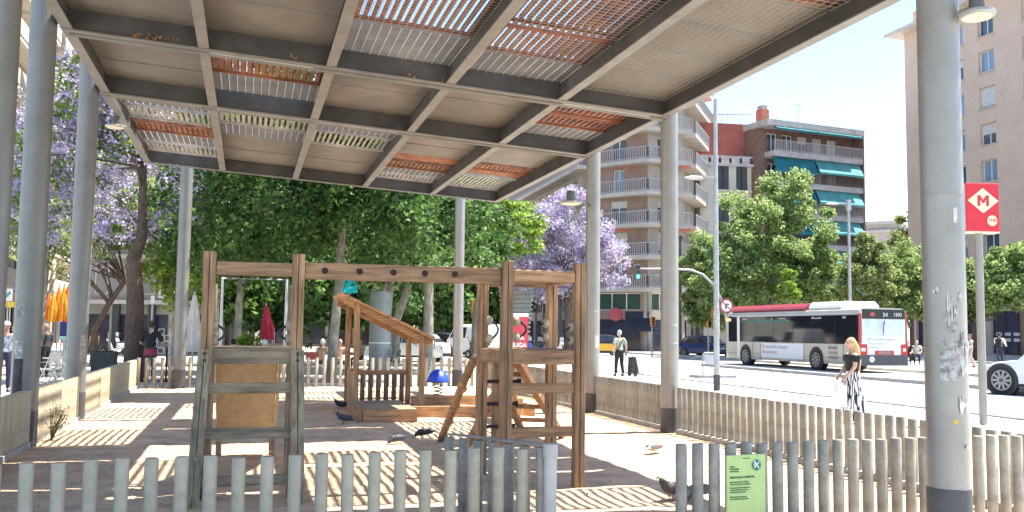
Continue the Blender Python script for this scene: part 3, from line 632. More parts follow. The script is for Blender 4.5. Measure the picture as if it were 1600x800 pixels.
# ------------------------------------------------------------------ wooden climbing frame
def wood(name, col, st): return mat(name, col, 0.75, var=0.36, scale=1.0, stretch=st, bump=0.15)
WV = wood('larch grain upright', (0.40, 0.24, 0.13), (28, 28, 2.2)); WH = wood('larch grain level', (0.40, 0.24, 0.13), (2.2, 28, 28)); WY = wood('larch grain deep', (0.40, 0.24, 0.13), (28, 2.2, 28))
GV = wood('weathered grey grain upright', (0.36, 0.29, 0.185), (28, 28, 2.2)); GH = wood('weathered grey grain level', (0.36, 0.275, 0.18), (2.2, 28, 28))
OV = wood('orange larch upright', (0.47, 0.265, 0.13), (28, 28, 2.2)); OH = wood('orange larch level', (0.47, 0.265, 0.13), (2.2, 28, 28))
PLY = mat('tan plywood', (0.55, 0.41, 0.25), 0.6, var=0.12, scale=2, stretch=(6, 6, 1))
BLK = mat('black plastic', (0.02, 0.02, 0.022), 0.45, var=0)
KNOB = mat('pale wooden knob', (0.45, 0.38, 0.28), 0.5, var=0.15)
cf = thing('climbing_frame', 'two tower wooden climbing frame joined by a long overhead beam, ladders and slide', 'climbing frame', (1.5, 9.95, 0))
def post(x, y, z0, z1, m=WV, w=0.115):      # laminated post: two staves with a dark joint
    o = MB().span((x-w/2, y-w/2, z0), (x-0.003, y+w/2, z1)).span((x+0.003, y-w/2, z0), (x+w/2, y+w/2, z1)).build('post', m, cf, world=True, bevel=0.008)
    MB().span((x-0.004, y-w/2+0.012, z0), (x+0.004, y+w/2-0.012, z1-0.01)).build('joint', BLK, o, world=False).location = (-cf.location.x, -cf.location.y, 0)
    return o
TH = 2.37
for x in (-0.365, 0.465): post(x, 9.45, 0, TH)
for x in (-0.365, 0.465): post(x, 10.4, 0, 2.1, GV, 0.1)
for x in (2.585, 3.38): post(x, 9.45, 0, TH)
for x in (2.575, 3.40): post(x, 10.45, 0, 2.3)
def bm(p0, p1, w, h, m, name): return MB().beam(p0, p1, w, h).build(name, m, cf, world=True, bevel=0.008)
bm((-0.30, 9.45, 2.21), (0.41, 9.45, 2.21), 0.09, 0.13, WH, 'top_rail')
bm((2.645, 9.45, 2.22), (3.32, 9.45, 2.22), 0.09, 0.12, WH, 'top_rail')
bm((2.64, 10.45, 2.2), (3.34, 10.45, 2.2), 0.09, 0.1, WH, 'top_rail')
bm((2.575, 9.51, 2.22), (2.575, 10.39, 2.22), 0.09, 0.11, WY, 'top_rail'); bm((3.395, 9.51, 2.22), (3.395, 10.39, 2.22), 0.09, 0.1, WY, 'top_rail')
mb = bm((0.525, 9.5, 2.21), (2.525, 9.5, 2.21), 0.10, 0.165, WH, 'overhead_beam')
for x in (0.72, 1.06, 1.40, 1.72, 2.03):
    o = MB().tube([(x, 9.446, 2.215), (x, 9.44, 2.215)], 0.032, 14).build('bolt_hole', mat('dark bolt recess', (0.03, 0.018, 0.014), 0.8, var=0), mb); o.location = (-1.5, -9.95, 0)
for x0_, x1_ in ((-0.31, 0.41), (2.645, 3.32)):
    bm((x0_, 9.44, 1.375), (x1_, 9.44, 1.375), 0.07, 0.15, GH if x0_ < 0 else WH, 'platform_beam')
    bm((x0_, 10.42, 1.36), (x1_, 10.42, 1.36), 0.06, 0.13, WH, 'platform_beam')
    d = MB()
    for k in range(6): d.span((x0_-0.05, 9.53+k*0.145, 1.42), (x1_+0.05, 9.66+k*0.145, 1.455))
    d.build('platform_deck', GH if x0_ < 0 else WH, cf, world=True, bevel=0.004)
bm((2.56, 9.51, 1.375), (2.56, 10.39, 1.375), 0.06, 0.15, WY, 'platform_beam'); bm((3.42, 9.51, 1.375), (3.42, 10.39, 1.375), 0.06, 0.13, WY, 'platform_beam')
# weathered ladder bolted to the left tower
for x, xb in ((-0.375, -0.43), (0.475, 0.50)):
    o = MB().beam((x-0.032, 9.36, 1.43), (xb-0.032, 9.10, 0), 0.058, 0.10).beam((x+0.032, 9.36, 1.43), (xb+0.032, 9.10, 0), 0.058, 0.10).build('ladder_rail', GV, cf, world=True, bevel=0.006)
    for z in (1.40, 1.335): MB().tube([(x, 9.30, z), (x, 9.285, z)], 0.016, 10).build('bolt', BLK, o).location = (-1.5, -9.95, 0)
for z in (1.075, 0.66, 0.235): bm((-0.36, 9.10+0.18*z+0.06, z), (0.44, 9.10+0.18*z+0.06, z), 0.05, 0.10, GH, 'rung')
for z in (1.055, 0.605): bm((2.64, 9.44, z), (3.325, 9.44, z), 0.05, 0.105, WH, 'rung')
# slide descending away from the left tower
sl_ = MB()
pr_ = [(10.45, 1.34), (11.62, 0.50), (11.95, 0.40), (12.7, 0.36)]
sl_.prism([*pr_, *[(y, z-0.025) for y, z in reversed(pr_)]], -0.29, 0.335, 'x'); sl_.build('slide_bed', PLY, cf, world=True)
for x in (-0.31, 0.345): MB().prism([*[(y, z+0.14) for y, z in pr_], *[(y, z-0.05) for y, z in reversed(pr_)]], x, x+0.025, 'x').build('slide_side', PLY, cf, world=True)
MB().beam((-0.33, 12.6, 0.28), (0.38, 12.6, 0.28), 0.07, 0.07).beam((-0.3, 12.6, 0.25), (-0.3, 12.6, 0), 0.07, 0.07).beam((0.35, 12.6, 0.25), (0.35, 12.6, 0), 0.07, 0.07).build('slide_foot', GH, cf, world=True)
hp = MB().tube([(-0.27, 10.55, 1.45), (-0.27, 10.55, 2.17), (0.40, 10.55, 2.17), (0.40, 10.55, 1.45)], 0.017, 10); hp.build('grab_frame', mat('white steel tube', (0.6, 0.6, 0.58), 0.35, 0.3, var=0), cf, smooth=True, world=True)
# hoop grips with pale knobs
def grip(x, y, sgn, z0=1.53, z1=1.70):
    o = MB().tube([(x, y, z0)] + [(x+sgn*0.10*math.sin(PI*k/8), y-0.03, z0-0.02+(z1-z0+0.04)*k/8) for k in range(9)] + [(x, y, z1)], 0.012, 8).build('hoop_grip', BLK, cf, smooth=True, world=True)
    for z in (z0, z1): q = MB().ell((x, y-0.01, z), (0.045, 0.045, 0.055), 14, 9).build('grip_knob', KNOB, o, smooth=True); q.location = (-1.5, -9.95, 0)
grip(-0.30, 9.50, 1, 1.52, 1.66); grip(0.40, 9.62, -1, 1.54, 1.66); grip(2.72, 9.55, 1, 1.58, 1.74); grip(3.32, 9.5, -1, 1.55, 1.69); grip(3.31, 10.4, -1, 1.58, 1.74); grip(2.64, 10.4, 1, 1.55, 1.76)
# pegged pole, knotted poles and back ladder of the right tower
MB().tube([(2.62, 9.98, 1.31), (2.62, 9.98, 0)], 0.05, 12).build('climbing_pole', WV, cf, smooth=True, world=True)
for k, z in enumerate((1.10, 0.86, 0.62)): MB().tube([(2.50, 9.9, z), (2.84-0.03*k, 9.9, z)], 0.018, 8).tube([(2.84-0.03*k, 9.9, z), (2.875-0.03*k, 9.9, z)], 0.03, 8).build('peg', BLK, cf, smooth=True, world=True)
kp = [(2.5, 10.5, 1.33), (2.58, 11.5, 0.95), (2.67, 12.5, 0.53), (2.75, 13.5, 0.12), (2.8, 13.9, -0.03)]
o = MB().tube(kp, [0.05, 0.052, 0.05, 0.052, 0.045], 10).build('slanted_pole', WY, cf, smooth=True, world=True)
for k in range(4): v = Vector(kp[0]).lerp(Vector(kp[-1]), 0.3+0.19*k); q = MB().ell(v, (0.068, 0.068, 0.055), 10, 7).build('knot', WV, o, smooth=True); q.location = (-1.5, -9.95, 0)
ra, rb = Vector((3.0, 10.5, 1.32)), Vector((4.76, 13.99, 0)); of = Vector((-0.55, 0.30, 0))
bm(ra, rb, 0.09, 0.09, OV, 'ladder_rail'); bm(ra+of*0.4, rb+of, 0.09, 0.09, OV, 'ladder_rail')
for k in range(5): t_ = 0.15+k*0.19; v = ra.lerp(rb, t_); bm(v, v+of*(0.4+0.6*t_), 0.06, 0.06, OV, 'rung')
bm((2.93, 10.4, 1.3), (2.68, 12.0, 0.0), 0.08, 0.08, OV, 'brace')

# ------------------------------------------------------------------ playhouse, sandbox, springer
ph = thing('playhouse', 'open wooden playhouse with a sloping plank roof and slatted rear wall', 'playhouse', (2.7, 19.5, 0))
xl, xr, yf, yb = 2.10, 3.42, 18.95, 20.6
def pb(p0, p1, w, h, m, name): return MB().beam(p0, p1, w, h).build(name, m, ph, world=True, bevel=0.008)
for x, y, h in ((xl, yf, 2.22), (xl, yb, 2.22), (xr, yf, 1.58), (xr, yb, 1.58)): pb((x, y, 0), (x, y, h), 0.11, 0.11, OV, 'post')
rf = MB()
for k in range(11):
    y = yf-0.25+k*0.205; rf.add(*[[(xl-0.32, y, 2.36), (xl-0.32, y+0.195, 2.36), (xr+0.22, y+0.195, 1.50), (xr+0.22, y, 1.50), (xl-0.30, y, 2.30), (xl-0.30, y+0.195, 2.30), (xr+0.22, y+0.195, 1.44), (xr+0.22, y, 1.44)], [(0, 1, 2, 3), (4, 5, 6, 7), (0, 1, 5, 4), (2, 3, 7, 6), (1, 2, 6, 5), (0, 3, 7, 4)]])
rf.build('roof', OH, ph, world=True)
for y in (yf, yb): pb((xl-0.25, y, 2.22), (xr+0.2, y, 1.37), 0.05, 0.13, OH, 'rafter')
pb((xl, yb, 0.72), (xr, yb, 0.72), 0.05, 0.09, OH, 'rear_rail')
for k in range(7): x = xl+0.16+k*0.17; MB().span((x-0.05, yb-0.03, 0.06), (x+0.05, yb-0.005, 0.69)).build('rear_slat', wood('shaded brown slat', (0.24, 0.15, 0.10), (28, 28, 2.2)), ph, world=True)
sp = MB()
for k in range(7): y = yf+0.12+k*0.2; sp.span((xl-0.02, y, 0.05), (xl+0.02, y+0.17, 0.80))
sp.build('side_panel', OV, ph, world=True)
MB().span((1.98, 16.75, 0.20), (2.95, 18.85, 0.25)).build('bench_top', GH, ph, world=True, bevel=0.006)
MB().span((1.99, 16.68, 0), (2.95, 16.74, 0.245)).build('bench_front', OH, ph, world=True, bevel=0.006)
MB().span((1.93, 16.7, 0), (1.985, 18.85, 0.245)).build('bench_side', wood('orange larch deep', (0.47, 0.265, 0.13), (28, 2.2, 28)), ph, world=True, bevel=0.006)
sb = thing('sandbox', 'low wooden sandbox edge of pale boards right of the playhouse', 'sandbox', (4.2, 18.5, 0))
MB().span((3.0, 17.4, 0), (5.35, 17.49, 0.235)).build('edge_board', OH, sb, world=True, bevel=0.008)
MB().span((5.28, 17.5, 0), (5.36, 20.3, 0.235)).build('edge_board', WY, sb, world=True, bevel=0.008)
MB().span((3.45, 20.3, 0), (5.35, 20.38, 0.235)).build('edge_board', OH, sb, world=True, bevel=0.008)
MB().span((4.25, 17.38, 0), (4.3, 17.398, 0.23)).build('joint_plate', WV, sb, world=True)
q = g(805, 657); rk = thing('rocking_horse', 'small wooden springer with black grips half hidden behind the right tower', 'rocking toy', (q.x, q.y+0.3, 0))
MB().span((-0.16, -0.3, 0.12), (0.16, 0.3, 0.42)).build('body', OV, rk, bevel=0.03)
MB().prism([(-0.32, 0.42), (0.1, 0.42), (0.32, 0.75), (0.18, 0.86), (0.0, 0.6), (-0.32, 0.55)], -0.03, 0.03, 'x').build('side_board', OV, rk)
MB().tube([(-0.2, 0.15, 0.68), (0.2, 0.15, 0.68)], 0.018, 8).tube([(-0.2, 0.05, 0.32), (0.2, 0.05, 0.32)], 0.018, 8).build('grip_bar', BLK, rk, smooth=True)
MB().tube([(0.07*math.cos(k*0.9), 0.07*math.sin(k*0.9), 0.13*k/24) for k in range(25)], 0.012, 6).build('spring', BLK, rk, smooth=True)
q = g(684, 619); bs = thing('spring_rider', 'blue domed springer seat on a coil spring near the back fence', 'spring rider', (q.x, q.y, 0))
BLUE = mat('blue plastic', (0.02, 0.07, 0.55), 0.4, var=0.06)
MB().lathe((0, 0, 0.37), [(0.34, 0), (0.335, 0.03), (0.29, 0.14), (0.2, 0.24), (0.09, 0.295), (0.01, 0.31)], 24, 0.82, 1).build('dome_seat', BLUE, bs, smooth=True)
MB().lathe((0, 0, 0.345), [(0.36, 0), (0.36, 0.024)], 24, 0.82, 1).build('rim', BLK, bs, smooth=True)
MB().tube([(0.11*math.cos(k*0.62), 0.11*math.sin(k*0.62), 0.34*k/40) for k in range(41)], 0.016, 6).build('spring', mat('galvanised spring', (0.3, 0.3, 0.3), 0.5, 0.5, var=0), bs, smooth=True)
# ------------------------------------------------------------------ trees
BARKP = mat('mottled plane bark', (0.30, 0.28, 0.23), 0.9, var=0.35, scale=3, stretch=(2, 2, 0.8), bump=0.4)
BARKD = mat('dark furrowed bark', (0.12, 0.085, 0.065), 0.95, var=0.35, scale=9, stretch=(3, 3, 0.6), bump=0.6)
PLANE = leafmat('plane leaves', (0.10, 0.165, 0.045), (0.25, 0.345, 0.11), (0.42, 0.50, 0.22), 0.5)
PLANED = leafmat('deep green shaded leaves', (0.022, 0.06, 0.014), (0.058, 0.13, 0.027), (0.15, 0.25, 0.06), 0.45)  # dark copy of the plane leaves, crown shade put into the colour
OLIVE = leafmat('olive green leaves', (0.125, 0.17, 0.06), (0.24, 0.30, 0.11), (0.38, 0.43, 0.18), 0.5)
LIME = leafmat('lime green leaves', (0.120, 0.216, 0.024), (0.204, 0.324, 0.042), (0.300, 0.396, 0.084), 0.5)
BLOS = leafmat('violet blossom', (0.35, 0.30, 0.47), (0.47, 0.42, 0.61), (0.62, 0.57, 0.73), 0.35)
BLOSP = leafmat('pale mauve blossom', (0.34, 0.29, 0.41), (0.46, 0.40, 0.54), (0.61, 0.55, 0.66), 0.35)
def leaves(cl, per, cr, size, seed, flat=0.75, asp=0.62):
    R = np.random.default_rng(seed); n = len(cl)*per
    c = np.repeat(np.array(cl, float), per, 0); rr = np.repeat(np.array(cr, float) if hasattr(cr, '__len__') else np.full(len(cl), cr), per)
    d = R.normal(size=(n, 3)); d /= np.linalg.norm(d, axis=1, keepdims=True); d *= (R.random((n, 1))**0.5)*rr[:, None]; d[:, 2] *= flat
    p = c+d
    nv = R.normal(size=(n, 3))*0.8+np.array([0.15, -0.1, 0.65]); nv /= np.linalg.norm(nv, axis=1, keepdims=True)
    a = np.cross(nv, R.normal(size=(n, 3))); a /= np.linalg.norm(a, axis=1, keepdims=True); b = np.cross(nv, a)
    s = size*(0.6+0.8*R.random((n, 1)))
    a *= s*0.5; b *= s*0.5*asp
    fold = nv*s*0.12
    V = np.stack([p-a, p-b+fold, p+a, p+b+fold], 1).reshape(-1, 3)
    return V
def leafmesh(name, V, m, off):
    n = len(V)//4; V = V-np.array(off); me = bpy.data.meshes.new(name)
    me.vertices.add(len(V)); me.vertices.foreach_set('co', V.astype(np.float32).ravel())
    me.loops.add(len(V)); me.loops.foreach_set('vertex_index', np.arange(len(V), dtype=np.int32))
    me.polygons.add(n); me.polygons.foreach_set('loop_start', np.arange(0, len(V), 4, dtype=np.int32))
    me.update(calc_edges=True); me.validate(); me.materials.append(m); return me
def tree(name, label, base, crown, trunk, m=PLANE, bark=BARKP, ncl=70, per=130, size=0.22, seed=1, group=None, extra=None, cr=None, limbs=6, shell=0.55, cat='tree'):
    """crown: ellipsoids (dx,dy,z,rx,ry,rz) round the base; trunk: [(dx,dy,z,r)...]"""
    R = random.Random(seed); t = thing(name, label, cat, (base[0], base[1], 0), 0, group)
    tp = [Vector(q[:3]) for q in trunk]; b = MB(); b.tube(tp, [q[3] for q in trunk], 12)
    cl = []; tot = sum(e[3]*e[4]*e[5] for e in crown)
    for e in crown:
        k = max(3, int(ncl*e[3]*e[4]*e[5]/tot))
        for _ in range(k):
            v = Vector((R.gauss(0, 1), R.gauss(0, 1), R.gauss(0, 1))).normalized()*(shell+(1-shell)*R.random()**0.7 if R.random() < 0.8 else R.random()*shell)
            cl.append((e[0]+v.x*e[3]*0.88, e[1]+v.y*e[4]*0.88, e[2]+v.z*e[5]*0.88))
    top = tp[-1]; lr = trunk[-1][3]
    for i in range(limbs):
        c = Vector(cl[R.randrange(len(cl))]); s0 = tp[-1] if len(tp) < 2 or R.random() < .6 else tp[-2].lerp(tp[-1], R.random())
        c = s0.lerp(c, 0.8 if cat == 'tree' and name != 'jacaranda_tree' else 1.0); mid = s0.lerp(c, 0.5)+Vector((R.uniform(-.3, .3), R.uniform(-.3, .3), R.uniform(0.0, .5)))
        b.tube([s0, mid, c], [lr*0.5, lr*0.22, 0.012], 6)
    b.build('trunk', bark, t, smooth=True)
    mean = sum(max(e[3:6]) for e in crown)/len(crown); rr = [(cr or mean*0.25)*R.uniform(0.5, 1.3) for _ in cl]
    inst('crown', leafmesh('crown', leaves(cl, per, rr, size, seed), m, (0, 0, 0)), t)
    if extra:
        for nm, mm, f_, pp, sz in extra:
            sel = [c for c in cl if R.random() < f_]; rs = [(cr or mean*0.27)*R.uniform(0.4, 0.9) for _ in sel]
            inst(nm, leafmesh(nm, leaves(sel, pp, rs, sz, seed+91), mm, (0, 0, 0)), t)
    return t
def B2(px, D): p = gd(px, D); return (p.x, p.y)
G1 = 'plane trees behind the playground'
q = g(517, 597)
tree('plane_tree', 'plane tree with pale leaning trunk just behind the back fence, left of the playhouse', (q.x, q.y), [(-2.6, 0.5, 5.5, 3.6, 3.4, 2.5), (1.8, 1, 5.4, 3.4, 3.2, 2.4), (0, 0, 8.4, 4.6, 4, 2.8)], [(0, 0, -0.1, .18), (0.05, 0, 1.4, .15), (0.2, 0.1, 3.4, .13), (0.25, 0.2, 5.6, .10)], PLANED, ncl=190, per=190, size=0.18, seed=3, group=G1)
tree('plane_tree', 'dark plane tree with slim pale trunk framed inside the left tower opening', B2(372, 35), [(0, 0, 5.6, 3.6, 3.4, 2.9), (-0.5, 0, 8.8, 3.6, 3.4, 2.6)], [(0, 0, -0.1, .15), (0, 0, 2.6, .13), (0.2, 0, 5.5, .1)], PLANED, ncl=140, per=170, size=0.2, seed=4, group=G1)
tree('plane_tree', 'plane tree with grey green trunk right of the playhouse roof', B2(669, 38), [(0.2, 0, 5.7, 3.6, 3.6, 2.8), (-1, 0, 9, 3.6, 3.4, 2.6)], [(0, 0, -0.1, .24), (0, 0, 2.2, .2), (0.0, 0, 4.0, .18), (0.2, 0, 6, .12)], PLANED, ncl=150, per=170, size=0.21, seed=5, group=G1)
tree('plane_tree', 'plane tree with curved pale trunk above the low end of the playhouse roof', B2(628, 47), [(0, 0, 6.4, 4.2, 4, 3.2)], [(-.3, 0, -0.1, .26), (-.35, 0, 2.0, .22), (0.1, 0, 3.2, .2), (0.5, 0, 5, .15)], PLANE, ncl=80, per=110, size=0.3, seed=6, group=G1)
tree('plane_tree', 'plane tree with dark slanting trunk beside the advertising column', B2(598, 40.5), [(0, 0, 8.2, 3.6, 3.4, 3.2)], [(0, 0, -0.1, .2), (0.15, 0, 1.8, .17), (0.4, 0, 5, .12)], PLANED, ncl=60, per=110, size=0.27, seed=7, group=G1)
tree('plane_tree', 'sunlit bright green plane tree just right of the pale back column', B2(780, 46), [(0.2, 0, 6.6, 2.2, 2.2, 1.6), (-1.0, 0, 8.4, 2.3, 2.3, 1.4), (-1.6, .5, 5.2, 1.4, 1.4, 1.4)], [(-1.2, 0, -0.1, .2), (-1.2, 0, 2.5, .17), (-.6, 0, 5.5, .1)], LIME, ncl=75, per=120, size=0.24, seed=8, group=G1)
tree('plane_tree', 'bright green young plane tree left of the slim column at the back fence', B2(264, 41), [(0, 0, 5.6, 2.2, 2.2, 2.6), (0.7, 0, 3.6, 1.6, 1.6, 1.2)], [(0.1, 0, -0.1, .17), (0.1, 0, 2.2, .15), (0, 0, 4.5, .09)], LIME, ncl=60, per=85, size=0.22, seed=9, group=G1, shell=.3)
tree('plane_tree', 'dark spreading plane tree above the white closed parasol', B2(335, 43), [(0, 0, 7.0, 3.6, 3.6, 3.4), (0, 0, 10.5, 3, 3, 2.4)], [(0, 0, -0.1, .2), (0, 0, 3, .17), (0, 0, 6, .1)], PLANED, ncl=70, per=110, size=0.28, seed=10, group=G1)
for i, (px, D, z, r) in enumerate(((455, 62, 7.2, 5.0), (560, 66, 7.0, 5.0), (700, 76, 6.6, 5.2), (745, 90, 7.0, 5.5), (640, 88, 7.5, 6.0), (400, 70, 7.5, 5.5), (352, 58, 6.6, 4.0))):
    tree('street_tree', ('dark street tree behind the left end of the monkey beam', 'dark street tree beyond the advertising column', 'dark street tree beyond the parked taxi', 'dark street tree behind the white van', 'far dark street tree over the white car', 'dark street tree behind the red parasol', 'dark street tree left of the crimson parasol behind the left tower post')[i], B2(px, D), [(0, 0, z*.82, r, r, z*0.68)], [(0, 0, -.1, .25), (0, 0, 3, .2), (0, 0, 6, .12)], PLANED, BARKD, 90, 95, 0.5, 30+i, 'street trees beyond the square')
# right side trees
G2 = 'trees along the far pavement'
tree('plane_tree', 'tallest sunlit plane tree, behind the bus and before the turquoise awnings', B2(1208, 62), [(0, 0, 7.0, 4.9, 4, 4.2), (1.1, 0, 10.6, 2.6, 2.6, 2.4), (-1.9, 0, 9.6, 2.0, 2, 1.7), (-3.1, 0, 5.0, 2.6, 2.6, 3.0), (3.2, 0, 5.4, 3.2, 2.6, 3.4), (4.3, 0, 9.3, 1.3, 1.2, 1.2)], [(0, 0, -.1, .28), (0, 0, 3, .24), (0, 0, 7, .14)], PLANE, ncl=330, per=230, size=0.21, seed=14, group=G2)
tree('plane_tree', 'slimmer plane tree left of the lamp post, reaching the corner building', B2(1096, 66), [(0, 0, 6.4, 1.9, 1.7, 2.6), (0.5, 0, 3.6, 2.3, 2, 2.0)], [(0, 0, -.1, .16), (0, 0, 2.5, .13), (0, 0, 5, .08)], PLANE, ncl=100, per=200, size=0.21, seed=15, group=G2)
tree('young_tree', 'small lime green conical tree standing just above the bus roof', B2(1236, 57), [(0, 0, 4.6, 0.75, .75, 1.3)], [(0, 0, -.1, .07), (0, 0, 4, .04)], LIME, ncl=18, per=90, size=0.2, seed=16)
tree('pine_tree', 'olive green feathery tree beside the pole behind the bus rear', B2(1362, 58), [(0, 0, 4.9, 2.3, 1.9, 2.8), (-.3, 0, 7.0, 1.3, 1.2, 1.3)], [(0, 0, -.1, .16), (0, 0, 3, .12), (0, 0, 6, .06)], OLIVE, BARKD, 120, 220, 0.17, 17, G2)
tree('plane_tree', 'green tree just left of the big poster covered column', B2(1425, 60), [(0, 0, 5.1, 2.8, 2.3, 3.0), (-1.4, 0, 3.2, 2.1, 1.5, 1.8)], [(0, 0, -.1, .16), (0, 0, 3, .12), (0, 0, 5, .06)], PLANE, BARKD, 130, 200, 0.2, 18, G2)
tree('plane_tree', 'green tree directly below the red metro sign, right of the big column', B2(1522, 62), [(0, 0, 4.7, 2.6, 2.2, 2.5)], [(0, 0, -.1, .16), (0, 0, 3, .12), (0, 0, 5, .06)], OLIVE, BARKD, 110, 200, 0.2, 19, G2)
tree('plane_tree', 'tree at the right edge of the photo above the white car', B2(1598, 56), [(0, 0, 5.2, 2.6, 2.4, 2.5), (-2, 0, 4.1, 1.6, 1.4, 1.5)], [(0, 0, -.1, .16), (0, 0, 3, .12), (0, 0, 5, .06)], PLANE, BARKD, 120, 200, 0.2, 20, G2)
tree('dark_tree', 'tall dark brownish tree beside the small grey house', B2(1428, 96), [(0, 0, 11.0, 2.4, 2.4, 4.0)], [(0, 0, -.1, .2), (0, 0, 6, .14), (0, 0, 9, .08)], OLIVE, BARKD, 45, 110, 0.42, 21)
# jacarandas
def jac(label, base, trunk, crown, seed, green, m=BLOS, ncl=110, per=80, size=0.12, limbs=18, bark=BARKD):
    return tree('jacaranda_tree', label, base, crown, trunk, m, bark, ncl, per, size, seed, 'flowering jacarandas', [('foliage', green, .5, 60, size*1.5)], cr=0.62, limbs=limbs, shell=0.3)
q = gd(210, 28.5)
jac('jacaranda with dark leaning trunk behind the left fence, violet blossom above', (q.x, q.y), [(0.02, 0, -.1, .30), (0.0, 0, 1.5, .27), (-.02, 0, 2.6, .25), (-.12, 0, 3.7, .21), (0.1, 0, 4.4, .16), (.05, 0, 6.5, .10)], [(-1.6, 0.5, 7.8, 2.9, 2.6, 2.4), (-3.2, .5, 5.4, 1.6, 2, 1.7), (1.2, .6, 5.6, 1.6, 1.6, 1.4), (-.5, 0, 10.5, 2.8, 2.5, 1.8), (-1, 0, 4.6, 1.2, 1.2, .8)], 40, LIME, ncl=200, per=95, size=0.125, limbs=14)
q = gd(128, 40)
jac('half bare jacaranda with thin bent branches behind the orange parasols', (q.x, q.y), [(.5, 0, -.1, .15), (0.5, 0, 1.5, .13), (1.0, 0, 2.6, .12), (1.6, 0, 3.6, .10)], [(0, 0, 6.0, 3.6, 2.4, 2.2), (-1.5, 0, 8.5, 3, 2, 2.0), (-4, 0, 7, 2, 2, 3)], 41, OLIVE, BLOSP, ncl=190, per=70, size=0.15, limbs=16)
q = gd(121, 37)
jac('slender jacaranda filling the gap between the two left steel columns with lilac and green', (q.x, q.y), [(0, 0, -.1, .12), (0.0, 0, 2.8, .10), (-.2, 0, 5.4, .07)], [(-.7, 0, 7.9, 2.0, 1.6, 2.3), (-.5, 0, 11.0, 2.1, 1.6, 1.7), (-1.2, 0, 5.6, 1.4, 1.4, 1.2), (1.8, .5, 6.9, 1.2, 1.1, 1.1)], 44, LIME, BLOSP, ncl=150, per=75, size=0.13, limbs=14)
q = gd(60, 32)
tree('street_tree', 'pale green twiggy tree behind the two left steel columns', (q.x, q.y), [(0.4, 0, 4.6, 2.2, 1.8, 2.0), (-1.8, 0, 5, 1.6, 1.6, 1.4)], [(0, 0, -.1, .12), (0.1, 0, 2.4, .1), (0.2, 0, 4.5, .06)], OLIVE, BARKP, 45, 70, 0.15, 42, limbs=30, shell=.2)
q = gd(886, 50)
jac('round jacaranda full of mauve blossom in front of the corner building', (q.x, q.y), [(0, 0, -.1, .2), (0, 0, 2.2, .17), (0.2, 0, 4, .13)], [(-.3, 0, 7.4, 2.9, 2.4, 2.3), (1.2, 0, 5.6, 2.5, 2.2, 1.5), (-1.4, 0, 4.8, 2.4, 2.2, 1.6), (2.5, 0, 4.9, 1.2, 1.1, 1.0), (-2.9, 0, 6.6, 1.8, 1.8, 1.7)], 43, BLOSP, BLOSP, ncl=170, per=100, size=0.15, limbs=20)
# weed by the left fence, planter shrub, hedge
q = Vector((-2.62, 14.75, 0)); b = []
w = thing('weed', 'tall wispy weed growing against the left picket fence', 'weed', q)
sb_ = MB(); R = random.Random(5); tips = []
for k in range(16):
    a = R.uniform(0, 6.28); h = R.uniform(.2, .5); e = Vector((abs(math.cos(a))*0.16, math.sin(a)*0.2, h)); sb_.tube([(0, 0, 0), e*0.5+Vector((0, 0, .06)), e], [.006, .005, .003], 5); tips += [tuple(e), tuple(e*0.7+Vector((0, 0, .05)))]
WEED = leafmat('dry weed leaves', (0.07, 0.08, 0.03), (0.12, 0.12, 0.05), (0.2, 0.18, 0.08), .3)
sb_.build('stem', mat('weed stem', (0.12, 0.12, 0.06), 0.8, var=.1), w); inst('foliage', leafmesh('foliage', leaves(tips, 9, 0.08, 0.03, 6), WEED, (0, 0, 0)), w)
def shrub(label, px, D, z0, w_, h, m, planter=None, seed=0):
    p = gd(px, D); t = thing('planted_shrub', label, 'shrub', (p.x, p.y, 0)); R = random.Random(seed)
    cl = [(R.uniform(-w_/2, w_/2), R.uniform(-.25, .25), z0+R.uniform(0, h)) for _ in range(14)]
    inst('foliage', leafmesh('foliage', leaves(cl, 60, .2, .1, seed), m, (0, 0, 0)), t)
    b = MB()
    for c in cl[:6]: b.tube([(c[0]*.4, 0, 0.2), c], [.015, .006], 5)
    b.build('stem', BARKD, t)
    if planter: MB().prism([(-w_/2, -.25), (w_/2, -.25), (w_/2, .25), (-w_/2, .25)], 0, z0).build('planter', planter, t, bevel=.02)
shrub('yellow green shrub in a black planter seen through the left tower', 394, 31, 1.1, 0.75, .35, LIME, BLK, 71)
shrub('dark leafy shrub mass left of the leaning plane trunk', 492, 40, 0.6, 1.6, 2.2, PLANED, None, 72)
# ------------------------------------------------------------------ people
def skinmesh(vs, es, rad, sub=1):
    me = bpy.data.meshes.new('s'); me.from_pydata(vs, es, []); ob = bpy.data.objects.new('s', me)
    md = ob.modifiers.new('skin', 'SKIN'); md.branch_smoothing = 0.6
    if sub: ob.modifiers.new('sub', 'SUBSURF').levels = sub
    for i, r in enumerate(rad): d = me.skin_vertices[0].data[i]; d.radius = r if hasattr(r, '__len__') else (r, r); d.use_root = (i == 0)
    return fresh(ob, 'body', None)
SKIN = mat('light skin', (0.50, 0.31, 0.23), 0.6, var=0.06)
SKINT = mat('tanned skin', (0.36, 0.20, 0.14), 0.6, var=0.06)
HAIRS = {'dark': mat('dark hair', (0.025, 0.018, 0.014), 0.6, var=.2, scale=30), 'grey': mat('grey hair', (0.42, 0.41, 0.40), 0.7, var=.2, scale=30), 'blond': mat('blond hair', (0.62, 0.42, 0.18), 0.5, var=.25, scale=14, stretch=(6, 6, .6)), 'brown': mat('brown hair', (0.10, 0.055, 0.03), 0.6, var=.2, scale=30), 'white': mat('white hair', (0.62, 0.61, 0.59), 0.7, var=.1)}
def cloth(n, c, v=.12): return mat(n, c, 0.9, var=v, scale=7)
